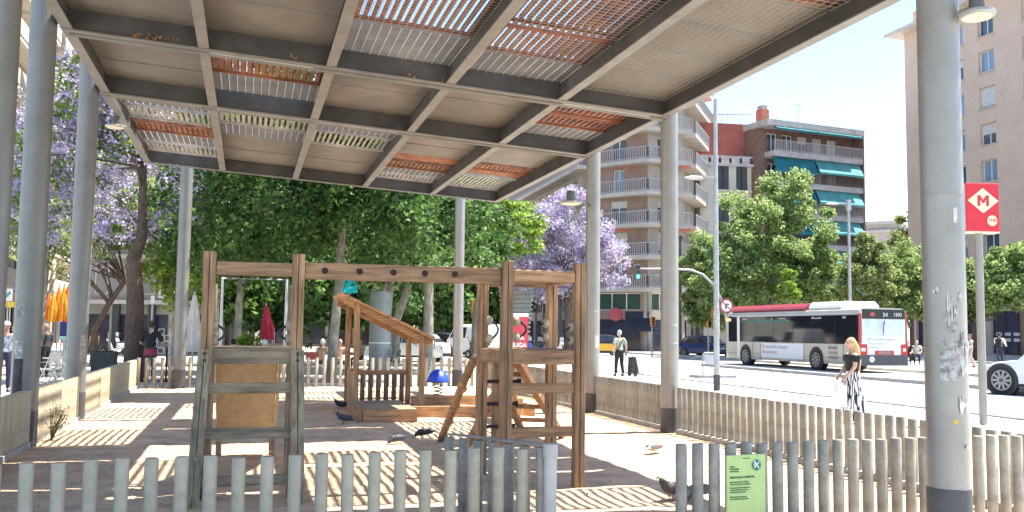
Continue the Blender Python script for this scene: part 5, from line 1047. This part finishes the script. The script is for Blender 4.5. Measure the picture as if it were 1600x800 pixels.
for a in (('white motor scooter left of the jacaranda trunk by the dark shopfront', 181, 52, 110, PSC, TRIM), ('silver motor scooter close to the jacaranda trunk', 193, 54, 70, PS, PS), ('dark motor scooter left of the pegged climbing pole, by the van', 744, 55, 30, PB, TRIM), ('black motor scooter right behind the van rear', 757, 56, -20, PB, PS), ('blue motor scooter in the left gap of the right tower', 833, 58, 20, PBL, TRIM),
          ('dark blue motor scooter behind the far post of the right tower', 846, 59, 150, PBL, PB), ('white and red motor scooter in the right gap of the right tower', 872, 57, 200, PSC, PRED), ('blue motor scooter beside the white and red one', 887, 59, 170, PBL, PBL)): scooter(*a)
# city bus
BCR = mat('cream bus paint', (.50, .465, .39), .3, var=.08, scale=.8, spec=.6); BRED = paint('red bus paint', (.36, .04, .05)); BGL = mat('tinted bus glass', (.012, .014, .02), .05, var=0, spec=.35); BWH = paint('white bus paint', (.72, .72, .72)); BAD = mat('white advert film', (.70, .71, .74), .4, var=0); BGR = mat('dark bumper plastic', (.06, .062, .07), .5, var=.1)
bs = thing('city_bus', 'cream and red city bus with tinted windows and white rear advert driving away', 'bus', (25.8, 35.85, 0))
def by(px): d = sight(px, 520); return 25.8/d.x*d.y-35.85
b = MB(); pr_ = [(.04, .32), (0, .5), (0, 2.55), (.08, 2.78), (.3, 2.86), (2.2, 2.86), (2.42, 2.78), (2.5, 2.55), (2.5, .5), (2.46, .32)]
b.prism(pr_, 0, 11.75, 'y'); b.add([(x, 11.75, z) for x, z in pr_]+[(1.25+(x-1.25)*.93, 12.05-.12*max(0, z-1.4), z) for x, z in pr_], [(i, (i+1) % 10, 10+(i+1) % 10, 10+i) for i in range(10)]+[tuple(range(10, 20))])
body = b.build('body', BCR, bs)
y0_, y1_ = by(1341), by(1156)
def sidepan(name, ya, yb, za, zb, m, o=.008, x=0.0): return MB().span((x-o, ya, za), (x+.01, yb, zb)).build(name, m, bs)
wn = sidepan('side_window', y0_, y1_, 1.24, 2.55, BGL)
n = 6
for k in range(1, n): y = y0_+(y1_-y0_)*k/n; q = MB().span((-.0115, y-.012, 1.26), (-.008, y+.012, 2.3)).build('window_joint', TRIM, wn)
for k in range(9): y = y0_+.5+(y1_-y0_-1)*k/8; MB().tube([(-.012+.016, y, 1.3), (.004, y+.1, 2.3)], .004, 4)
MB().span((-.013, y0_+5.4, 2.30), (-.009, y1_-.1, 2.36)).build('green_strip', mat('teal film', (.02, .2, .17), .4, var=0), wn)
wtx = mat('white lettering film', (.7, .7, .7), .5, var=0); gtx = mat('grey lettering film', (.2, .2, .23), .5, var=0); rtx = mat('rose lettering film', (.5, .2, .24), .5, var=0)
LR = (PI/2, 0, -PI/2)
def stext(s_, y, z, size, m, x=-.016): return text(s_, size, m, bs, (x, y, z), LR, align='LEFT')
stext('Barcelona', by(1160), 2.44, .13, wtx); stext('Bus', by(1205), 2.44, .13, wtx); stext('Bus Turístic', by(1218), 2.44, .13, wtx); stext('100% accessible', by(1268), 2.44, .13, wtx); stext('1503', by(1316), 2.44, .15, wtx)
dw = sidepan('driver_window', by(1152), 11.6, 1.22, 2.6, BGL)
MB().span((-.013, by(1139)-.25, 2.35), (-.009, by(1139)+.35, 2.5)).build('route_display', mat('amber display', (.5, .2, .1), .5, var=0, emit=(.8, .3, .15, .6)), dw)
sidepan('window_pillar', by(1156), by(1152), .34, 2.6, BWH, .012)
sidepan('roof_edge', .3, 11.2, 2.57, 2.66, mat('silver trim', (.5, .5, .5), .35, .3, var=0), .014)
ad = sidepan('side_advert', by(1255), by(1189), .45, 1.2, BAD, .010)
stext('No et perdis el nostre', by(1190), 1.02, .27, gtx); stext('10è aniversari', by(1190), .76, .27, rtx)
vt = None
for z in (.62, .84, 1.06): sidepan('air_vent', by(1308), by(1294), z-.07, z+.07, mat('vent grille', (.28, .25, .2), .6, var=.3, scale=40), .012)
sidepan('red_pillar', -.002, y0_-.12, 1.28, 2.62, BRED, .012); sidepan('red_pillar', -.002, .38, .72, 1.28, BRED, .013)
for y_ in (1.1, 4.6, by(1255)-.05, by(1189)+.05, 9.0, 10.4): sidepan('panel_seam', y_-.008, y_+.008, .36, 1.22, TRIM, .009)
sidepan('skirt_line', .3, 11.7, .62, .635, TRIM, .009)
for y in (by(1275), by(1165)):
    MB().tube([(-.012, y, .53), (.3, y, .53)], .57, 28).build('wheel_arch', TRIM, bs); wheel(bs, (.12, y, .48), .48, .3, -1, 8); wheel(bs, (2.35, y, .48), .48, .3, 1, 8)
# rear
def rear(name, xa, xb, za, zb, m, o=.01): return MB().span((xa, -o, za), (xb, .01, zb)).build(name, m, bs, bevel=0)
rear('rear_bumper', .02, 2.48, .32, .78, BGR, .06); rear('rear_advert', .3, 2.38, .80, 1.62, BAD); rw = rear('rear_window', .18, 2.40, 1.64, 2.36, mat('pale film on glass', (.52, .58, .64), .2, var=.15, scale=1.5), .012)
rear('rear_header', .2, 2.40, 2.38, 2.80, BGL, .012); rear('corner_panel', .0, .16, 1.3, 2.6, BRED, .014); rear('corner_panel', 2.42, 2.5, .8, 2.7, BRED, .014); rear('white_edge', .17, .29, .80, 1.62, BWH, .009)
for xa, xb in ((.0, .42), (2.16, 2.5)):
    o = rear('tail_light', xa, xb, .78, 1.26, LAMPR, .03); MB().span((xa+.1, -.036, .95), (xb-.1, -.03, 1.1)).build('reversing_lamp', LAMPW, o)
rear('number_plate_panel', .82, 1.78, .80, .98, LAMPR, .03); MB().span((.98, -.036, .83), (1.62, -.03, .95)).build('number_plate', mat('plate', (.5, .3, .3), .5, var=.3, scale=30), bs)
MB().tube([(.62, -.062, .6), (.62, -.07, .6)], .13, 20).build('speed_disc', BWH, bs)
RT_ = (PI/2, 0, 0); text('50', .13, gtx, bs, (.62, -.074, .6), RT_)
text('54', .26, wtx, bs, (1.38, -.015, 2.56), RT_); text('1503', .22, wtx, bs, (2.02, -.015, 2.57), RT_)
MB().ell((.72, -.016, 2.58), (.13, .004, .1), 14, 8).build('round_emblem', BRED, bs)
text('No et perdis el nostre', .155, gtx, bs, (.45, -.013, 1.48), RT_, align='LEFT'); text('10è aniversari', .155, mat('blue lettering film', (.3, .36, .5), .5, var=0), bs, (.45, -.013, 1.29), RT_, align='LEFT'); text('tmb.cat/aniversari', .085, gtx, bs, (.45, -.013, 1.12), RT_, align='LEFT')
MB().tube([(1.25, -.02, 1.66), (1.32, -.03, 2.3)], .015, 6).build('wiper', TRIM, bs)
MB().prism([(.18, 2.84), (.1, 2.95), (.3, 3.16), (2.2, 3.16), (2.4, 2.95), (2.32, 2.84)], by(1256), 11.6, 'y').build('roof_pod', BRED, bs, bevel=.05)
MB().prism([(.25, 2.84), (.2, 2.98), (.4, 3.2), (2.1, 3.2), (2.3, 2.98), (2.25, 2.84)], by(1308), by(1256)-.05, 'y').build('roof_unit', BWH, bs, bevel=.08)

# ------------------------------------------------------------------ lamps, signals, signs
GALV = mat('galvanised steel', (.36, .37, .37), .5, .4, var=.12, scale=5); LENS = mat('cream lamp diffuser', (.62, .56, .42), .5, var=.06); DG = mat('dark lamp housing', (.11, .11, .11), .5, .2, var=.1)
def spotlight(label, p, size, col_pt, disc=True):
    t = thing('spotlight', label, 'lamp', p); p = Vector(p); c = Vector(col_pt)-p
    MB().tube([c, Vector((0, 0, 0))], .022, 8).tube([c+Vector((0, 0, .0)), c+Vector((0, 0, .06))], .03, 8).build('arm', DG, t)
    MB().lathe((0, 0, -size*.3), [(size*.34, 0), (size*.38, size*.2), (size*.34, size*.75), (size*.15, size*.85)], 18).build('housing', DG, t, smooth=True)
    dd = MB().lathe((0, 0, -size*.52), [(size*.2, size*.2), (size*.86, .035), (size*.88, 0.015), (size*.8, 0.0)], 26).build('reflector', GALV, t, smooth=True)
    MB().lathe((0, 0, -size*.52), [(size*.7, -.012), (size*.72, 0.0)], 26).build('diffuser', LENS, dd, smooth=True)
    return t
p = atd(181, 190, 18.4); spotlight('small dark spotlight with round disc on the second left column', p, .22, (-2.72, 17.9, p.z))
p = atd(892, 308, 17.7); spotlight('dark round lamp on the left of the pale column by the trolley man', p, .24, (6.62, 18.0, p.z+.05))
p = atd(1526, 10, 7.25); t = spotlight('big cream disc lamp at the top right beside the nearest column', p, .155, (cR0.location.x+.1, cR0.location.y, p.z-.02))
# tall lamp post with cross arm
lp = thing('lamp_post', 'slim grey lamp post with a side arm standing left of the bus', 'street lamp', (13.2, 25.0, 0))
MB().tube([(0, 0, 0), (0, 0, 4), (0, 0, 8.6)], [.085, .075, .055], 14).build('pole', GALV, lp, smooth=True); MB().cyl((0, 0, 0), .1, .45, 14).build('pole_base', BAND, lp, smooth=True)
D_ = (lp.location-CAM).dot(fw); za = atd(1121, 272, D_).z; x_ = RT*(-42*D_/F)
MB().beam((0, 0, za), (x_.x, x_.y, za+.02), .05, .06).build('arm', GALV, lp); o = MB().ell((x_.x*.8, x_.y*.8, za-.04), (.34, .14, .06), 14, 6).build('lamp_head', GALV, lp, smooth=True)
MB().lathe((0, 0, 1.6), [(.086, 0), (.088, .02), (.088, .7), (.086, .72)], 14).build('sticker', PGREY, lp)
q = gd(1329, 54); lp = thing('lamp_post', 'grey lamp post with short top arm rising behind the bus roof', 'street lamp', (q.x, q.y, .1)); za = atd(1329, 316, 54).z
MB().tube([(0, 0, 0), (0, 0, za)], [.11, .07], 12).build('pole', GALV, lp, smooth=True); MB().beam((.1, 0, za-.1), (-1.2, .1, za-.1), .07, .08).build('arm', GALV, lp); MB().ell((-1.0, .1, za-.16), (.45, .16, .07), 12, 6).build('lamp_head', GALV, lp, smooth=True); MB().span((-.12, -.1, za-.5), (.12, .1, za+.12)).build('bracket_box', GALV, lp)
q = gd(1063, 68); lp = thing('lamp_post', 'very slim dark pole right of the pale steel column, before the corner building', 'street lamp', q); za = atd(1063, 376, 68).z
MB().tube([(0, 0, 0), (0, 0, za)], [.13, .1], 12).build('pole', DG, lp, smooth=True); MB().lathe((0, 0, za), [(.1, 0), (.22, .25), (.18, .45), (.05, .5)], 14).build('lantern', DG, lp, smooth=True)
ORG = mat('signal amber housing', (.55, .24, .04), .5, var=.05); GLOW = mat('green signal lens', (.02, .5, .2), .3, var=0, emit=(.05, 1, .45, 1.5)); DRK = mat('unlit signal lens', (.03, .02, .02), .3, var=0)
def head(parent, p, w, h, housing, green=True, name='signal_head'):
    o = MB().box(p, (w, w*.6, h)).build(name, housing, parent, bevel=.02); p = Vector(p)
    for k in range(3): MB().tube([p+Vector((0, -w*.31, h*(.3-.3*k))), p+Vector((0, -w*.36, h*(.3-.3*k)))], w*.33, 14).build('signal_lens', GLOW if (k == 2 and green) else DRK, o)
    return o
D_ = 58; pts = [atd(x, y, D_) for x, y in ((1138, 570), (1136, 500), (1128, 470), (1115, 445), (1098, 429), (1080, 422), (1040, 420), (996, 420))]; b0 = Vector((pts[0].x, pts[0].y, 0))
ml = thing('traffic_light', 'traffic light hanging from a long curved mast arm, showing green before the corner building', 'traffic light', b0)
MB().tube([(0, 0, 0)]+[q-b0 for q in pts[1:]], [.11, .1, .09, .08, .075, .07, .06, .05], 12).build('mast_arm', GALV, ml, smooth=True); head(ml, atd(996, 425, D_)-b0, .33, .95, DG)
rs = thing('road_sign', 'round white no turn sign with red rim on the mast by the bus front', 'road sign', atd(1135, 478, 57.6))
RS = mat('red sign film', (.38, .07, .07), .4, var=0)
MB().tube([(0, .02, 0), (0, -.01, 0)], .45, 28).build('rim', RS, rs); MB().tube([(0, -.012, 0), (0, -.02, 0)], .34, 28).build('face', WPR, rs)
MB().beam((-.05, -.024, -.2), (-.05, -.024, .12), .09, .006, up=(0, 1, 0)).beam((-.08, -.024, .1), (.18, -.024, .1), .08, .006, up=(0, 1, 0)).build('arrow', TRIM, rs); MB().beam((-.26, -.03, .24), (.26, -.03, -.24), .07, .006, up=(0, 1, 0)).build('bar', RS, rs)
def tlight(label, px, D, ytop, ybot, house, green=False, w=.34):
    q = gd(px, D); t = thing('traffic_light', label, 'traffic light', q); zt_, zb_ = atd(px, ytop, D).z, atd(px, ybot, D).z
    MB().cyl((0, .12, 0), .06, zb_+.1, 10).build('pole', GALV, t); head(t, (0, 0, (zt_+zb_)/2), w, zt_-zb_, house, green); return t
tlight('orange backed traffic light on a thin pole before the dark shop awning', 1020, 66, 495, 510, ORG)
t = tlight('pair of orange traffic lights on one pole above the blue car', 1108, 62, 502, 512, ORG); head(t, (.35, 0, 3.0), .3, .6, ORG, False); MB().beam((0, .1, 2.9), (.35, .1, 2.9), .05, .05).build('bracket', GALV, t)
tlight('orange edged traffic light showing green above the white van', 744, 52, 469, 497, ORG, True, .5)
# metro sign
RP = mat('red sign enamel', (.58, .02, .035), .35, var=.04, scale=5); CRM = mat('cream sign film', (.75, .66, .42), .5, var=0)
mp_ = Vector((13.45, 14.9, 0)); Dm = (mp_-CAM).dot(fw); ms = thing('metro_sign', 'red square metro sign on a tall grey pole showing a letter in a cream diamond', 'sign', mp_, math.radians(-9))
za, zb = atd(1537, 360, Dm).z, atd(1537, 283, Dm).z; cz = (za+zb)/2; w = 56*Dm/F/2; hh = (zb-za)/2
MB().tube([(-.03, 0, 0), (-.03, 0, za)], .075, 16).build('pole', STEELR, ms, smooth=True)
bx = MB().span((-w, -.13, za), (w, .13, zb)).build('sign_box', RP, ms, bevel=.02); MB().span((-w-.01, -.10, za+.02), (-w, .10, zb-.02)).build('side_panel', mat('lit pink panel', (.55, .35, .32), .5, var=.1), ms); MB().span((-w*.98, -.12, za-.025), (w*.98, .12, za)).build('lower_edge', CRM, ms)  # pink left panel: light on the box side put into its colour
dz_ = cz+hh*.27; dw_ = w*.93; dh = hh*.52
MB().add([(-dw_, -.134, dz_), (0, -.134, dz_-dh), (dw_, -.134, dz_), (0, -.134, dz_+dh)], [(0, 1, 2, 3)]).build('diamond', CRM, bx)
M_ = [(-1, -1), (-1, 1), (-.5, 1), (0, .1), (.5, 1), (1, 1), (1, -1), (.52, -1), (.52, .3), (.16, -.45), (-.16, -.45), (-.52, .3), (-.52, -1)]; MB().prism([(a*dw_*.37, dz_+c*dh*.43) for a, c in M_], -.14, -.134, 'y').build('lettering', RP, bx)
MB().tube([(w*.52, -.132, cz-hh*.55), (w*.52, -.135, cz-hh*.55)], hh*.22, 24).build('oval', CRM, bx); text('TMB', hh*.2, RP, bx, (w*.52, -.137, cz-hh*.55), (PI/2, 0, 0), bold=.0)
q = g(1109, 590); hb = thing('hoop_barrier', 'small steel hoop barrier with blank panel on a low grey slab left of the bus', 'barrier', q)
MB().tube([(-.28, 0, 0), (-.28, 0, .85), (-.22, 0, .92), (.22, 0, .92), (.28, 0, .85), (.28, 0, 0)], .03, 8).build('hoop', GALV, hb, smooth=True); MB().span((-.22, -.01, .5), (.22, .01, .86)).build('panel', mat('grey panel', (.5, .5, .5), .5, var=.1), hb); MB().span((-.6, -.3, -.02), (.95, .5, .10)).build('slab', KERB, hb)

# ------------------------------------------------------------------ kiosk, columns, tower behind the playground
q = gd(594, 37); mc = thing('advertising_column', 'grey ringed cylindrical advertising column behind the playhouse roof', 'column', q); z1 = atd(594, 455, 37).z; rr = 17*37/F
MB().lathe((0, 0, 0), [(rr*1.05, 0), (rr*1.05, .25), (rr, .26), (rr, z1-.1), (rr*.9, z1)], 28).build('drum', mat('pale grey drum', (.27, .28, .275), .5, .1, var=.12), mc, smooth=True)
for z in (1.1, 2.1): MB().lathe((0, 0, z), [(rr, 0), (rr+.015, .01), (rr+.015, .05), (rr, .06)], 28).build('ring', WHITE, mc, smooth=True)
q = gd(808, 43); kb = thing('phone_kiosk', 'red kiosk panel with white lettering and white top seen through the right tower', 'kiosk', q, math.radians(-12)); zt_ = atd(808, 490, 43).z; w = 16*43/F
MB().span((-w, -.3, 0), (w, .3, zt_-.15)).build('body', mat('red kiosk panel', (.62, .06, .09), .5, var=.08), kb, bevel=.02); MB().span((-w*1.05, -.35, zt_-.15), (w*1.05, .35, zt_)).build('roof', WHITE, kb, bevel=.05); MB().span((w*.99, -.28, .1), (w*1.06, .28, zt_-.2)).build('side_panel', TRIM, kb)
for k, s_ in enumerate(('TRIA', 'I JUGA')): text(s_, .27, WPR, kb, (.02, -.305, zt_*.55-k*.33), (PI/2, 0, 0), bold=.01)
q = gd(806, 52); tw_ = thing('ventilation_tower', 'grey ribbed ventilation tower with broad cylindrical head behind the right tower', 'tower', q); z1, z0_ = atd(806, 394, 52).z, atd(806, 424, 52).z
GT = mat('grey tower metal', (.27, .29, .28), .5, .2, var=.12, scale=2)
MB().lathe((0, 0, 0), [(.55, 0), (.75, z0_*.5), (1.05, z0_-.4), (1.05, z0_-.1)], 28).build('shaft', GT, tw_, smooth=True)
b = MB()
for k in range(16): z = .6+k*(z0_-1)/16; r_ = .56+.5*z/z0_; b.lathe((0, 0, z), [(r_, 0), (r_+.05, .02), (r_+.05, .08), (r_, .1)], 28)
b.build('rib', GT, tw_, smooth=True); MB().lathe((0, 0, z0_-.1), [(1.2, 0), (1.45, .08), (1.45, z1-z0_-.1), (1.2, z1-z0_+.05), (.3, z1-z0_+.1)], 32).build('head', GT, tw_, smooth=True)
# ------------------------------------------------------------------ parasols and terrace furniture
def parasol(label, px, D, ytop, ybot, m, wpx, lean=0, pole=True, group=None, seed=0):
    q = gd(px, D); t = thing('closed_parasol', label, 'parasol', q, 0, group); zt_, zb_ = atd(px, ytop, D).z, atd(px, ybot, D).z; r = wpx*D/F/2; n = 24; R = random.Random(seed); vs = []
    for k in range(9):
        f_ = k/8; z = zt_+(zb_-zt_)*f_; rad = r*(.25+.75*min(1, f_*1.6))*(1-.12*max(0, f_-.7)/.3)
        for j in range(n): a = 2*PI*j/n; w_ = 1+(.10+.18*f_)*(1 if j % 3 == 0 else -.5)+R.uniform(-.04, .04); vs.append((rad*w_*math.cos(a)+lean*(z-zb_), rad*w_*math.sin(a), z))
    MB().add(vs, [(i*n+j, i*n+(j+1) % n, (i+1)*n+(j+1) % n, (i+1)*n+j) for i in range(8) for j in range(n)]+[tuple(range(n))]).build('canopy_cloth', m, t, smooth=True)
    MB().tube([(0, 0, 0), (lean*.3, 0, zb_), (lean*(zt_-zb_), 0, zt_+.1)], .025, 8).build('pole', GALV, t); MB().span((-.25, -.25, 0), (.25, .25, .08)).build('base', CONC, t); return t
ORA = mat('orange parasol canvas', (.75, .20, .01), .7, var=.15, scale=3); ORB = mat('deep orange parasol canvas', (.68, .12, .01), .7, var=.15, scale=3); YOR = mat('golden orange parasol canvas', (.8, .32, .02), .7, var=.15, scale=3)
G3 = 'closed orange parasols at the left terrace'
parasol('leftmost closed orange parasol, half hidden by the thick column', 73, 35, 459, 500, ORB, 13, group=G3, seed=1); parasol('golden closed parasol second from left in the orange group', 81, 34.4, 458, 503, YOR, 12, group=G3, seed=2); parasol('closed orange parasol in the middle of the group', 89, 35, 450, 501, ORA, 13, group=G3, seed=3); parasol('tallest closed golden orange parasol of the group', 96, 34.6, 447, 500, YOR, 12, .02, group=G3, seed=4); parasol('rightmost closed deep orange parasol, next to the second column', 103, 35.3, 448, 503, ORB, 12, group=G3, seed=5)
parasol('white closed parasol right of the slim column behind the left tower', 302, 28.3, 461, 550, mat('off white canvas', (.55, .52, .46), .8, var=.12, scale=4), 21, seed=6)
parasol('crimson closed parasol seen through the left tower opening', 419, 31, 478, 531, mat('crimson canvas', (.42, .015, .05), .7, var=.15, scale=4), 17, -.08, seed=7)
MET = mat('brushed aluminium', (.45, .45, .44), .4, .5, var=.1, scale=6)
def table(label, px, D, r=.36):
    q = gd(px, D); t = thing('terrace_table', label, 'table', q); MB().cyl((0, 0, .71), r, .03, 24).build('table_top', MET, t, smooth=True); MB().cyl((0, 0, 0), .028, .71, 10).build('pedestal', MET, t)
    b = MB(); [b.beam((0, 0, .04), (.28*math.cos(a), .28*math.sin(a), .03), .04, .03) for a in (0, PI/2, PI, 3*PI/2)]; b.build('foot', MET, t)
def chair(label, px, D, rz, m=None, group='terrace chairs'):
    m = m or MET; q = gd(px, D); t = thing('terrace_chair', label, 'chair', q, math.radians(rz), group)
    MB().span((-.2, -.2, .43), (.2, .2, .46)).build('seat', m, t, bevel=.01); MB().prism([(-.2, .62), (-.22, .88), (-.2, .88), (-.18, .62)], -.2, .2, 'x').build('backrest', m, t)
    for s in (-1, 1): MB().tube([(s*.21, .22, 0), (s*.21, -.05, .44), (s*.21, -.22, .9)], .014, 6).build('leg', MET, t); MB().tube([(s*.21, -.24, 0), (s*.21, .2, .62), (s*.21, -.16, .66)], .014, 6).build('arm_leg', MET, t)
table('round aluminium table nearest the left fence between the two left columns', 90, 27); table('round aluminium table behind the first one, below the orange parasols', 104, 31); table('small aluminium table beside the dark planter', 196, 30); table('terrace table by the diners under the crimson parasol', 388, 31.5); table('terrace table between the peach and the orange shirted diners', 517, 34.5)
for a in (('aluminium chair turned sideways, nearest of the left terrace', 79, 26.2, 60, None), ('aluminium chair right of the nearest round table', 99, 26.8, -70, None), ('aluminium chair beyond the table near the orange parasols', 92, 29.5, 170, None), ('white chair beside the high table at the back fence', 276, 29.3, 40, WHITE), ('white chair at the left edge inside the tower opening', 347, 31, 20, WHITE),
          ('red chair left of the leaning plane trunk', 487, 31.5, 10, mat('red plastic', (.42, .09, .06), .5, var=.05)), ('black chair under the lounging person behind the playhouse', 616, 36.8, 60, BLK), ('aluminium chair left of the crimson parasol pole', 352, 33, -30, None)): chair(*a)
q = gd(165, 28.6); pl_ = thing('planter_box', 'big dark planter box with thin twigs behind the left fence', 'planter', q)
MB().prism([(-.33, 0), (.33, 0), (.34, .88), (-.34, .88)], -.3, .3, 'y').build('box', mat('dark planter', (.05, .052, .05), .7, var=.15), pl_, bevel=.015); MB().span((-.31, -.27, .80), (.31, .27, .895)).build('soil', mat('dark soil', (.05, .035, .025), 1, var=.3), pl_)
b = MB(); R = random.Random(3)
for k in range(7): b.tube([(R.uniform(-.2, .2), 0, .88), (R.uniform(-.1, .9), R.uniform(-.1, .1), R.uniform(.95, 1.12))], .01, 5)
b.build('twig', BARKD, pl_)
# boards and shop signs on the left
def board(label, px, D, y0_, y1_, wpx, m, txt=None, tm=None, name='sign_board', pole=True):
    q = gd(px, D); t = thing(name, label, 'sign', q); za, zb = atd(px, y1_, D).z, atd(px, y0_, D).z; w = wpx*D/F/2
    MB().span((-w, -.03, za), (w, .03, zb)).build('panel', m, t, bevel=.005)
    if pole: MB().cyl((0, .06, 0), .03, (za+zb)/2, 8).build('pole', GALV, t)
    if txt: text(txt, (zb-za)*.4, tm, t, (0, -.033, (za+zb)/2), (PI/2, 0, 0))
    return t
t = board('white sign with pale blue emblem on a pole at the far left edge', 9, 44, 451, 470, 12, WPR); p0 = atd(9, 460, 44); MB().beam((-.1, -.034, p0.z-.12), (.12, -.034, p0.z+.12), .12, .004, up=(0, 1, 0)).build('emblem', mat('sky blue film', (.08, .35, .55), .5, var=0), t)
board('small yellow sign below the white one at the far left edge', 13, 46, 472, 480, 14, mat('yellow film', (.7, .5, .02), .5, var=.05)); board('blue terrace windbreak panel under the orange parasols', 101, 34, 503, 528, 14, mat('deep blue canvas', (.03, .05, .2), .7, var=.1), name='windbreak')
board('pale teal board on the terrace between the two left columns', 100, 29.5, 526, 531, 12, mat('pale teal film', (.35, .6, .58), .5, var=.1)); t = board('white slanting menu board on a post behind the person in black', 236, 31, 462, 474, 5, WPR, name='menu_board')
teal = thing('teal_canopy', 'bright turquoise square canopy seen above the high corner of the playhouse roof', 'canopy', gd(543, 44)); za, zb = atd(543, 457, 44).z, atd(543, 437, 44).z; w = 12*44/F
MB().add([(-w, -.6, za), (w, -.6, za), (w, .6, za), (-w, .6, za), (-w*.55, -.35, zb), (w*.8, -.35, zb), (w*.8, .35, zb), (-w*.55, .35, zb)], [(0, 1, 5, 4), (1, 2, 6, 5), (2, 3, 7, 6), (3, 0, 4, 7), (4, 5, 6, 7)]).build('cloth', mat('bright turquoise canvas', (.01, .55, .55), .6, var=.05), teal); MB().cyl((0, 0, 0), .04, za, 10).build('pole', GALV, teal)
sc_ = thing('lattice_screen', 'white geometric lattice screen behind the person in black', 'screen', gd(252, 36)); b = MB(); R = random.Random(2)
for i in range(3):
    for j in range(4):
        if (i, j) in ((0, 3), (2, 3), (0, 0)): continue
        x, z = (i-1)*.24, .75+j*.24; [b.beam((x+a*.1, 0, z+c*.1), (x+d*.1, 0, z+e*.1), .025, .03) for a, c, d, e in ((-1, -1, 1, -1), (1, -1, 1, 1), (1, 1, -1, 1), (-1, 1, -1, -1))]
b.beam((-.3, 0, 0), (-.3, 0, 1.6), .03, .03).beam((.3, 0, 0), (.3, 0, 1.6), .03, .03); b.build('lattice', WHITE, sc_)
for i, (px, D) in enumerate(((200, 45), (172, 42), (120, 46))):
    q = gd(px, D); t = thing('steel_bollard_pole', ('thin steel pole left of the jacaranda trunk', 'thin pale post beside the leaning bare tree', 'thin steel pole behind the second left column')[i], 'pole', q); MB().cyl((0, 0, 0), .05, 3.2, 10).build('shaft', GALV, t, smooth=True); MB().lathe((0, 0, 3.2), [(.06, 0), (.06, .06), (.02, .09)], 12).build('cap', GALV, t)
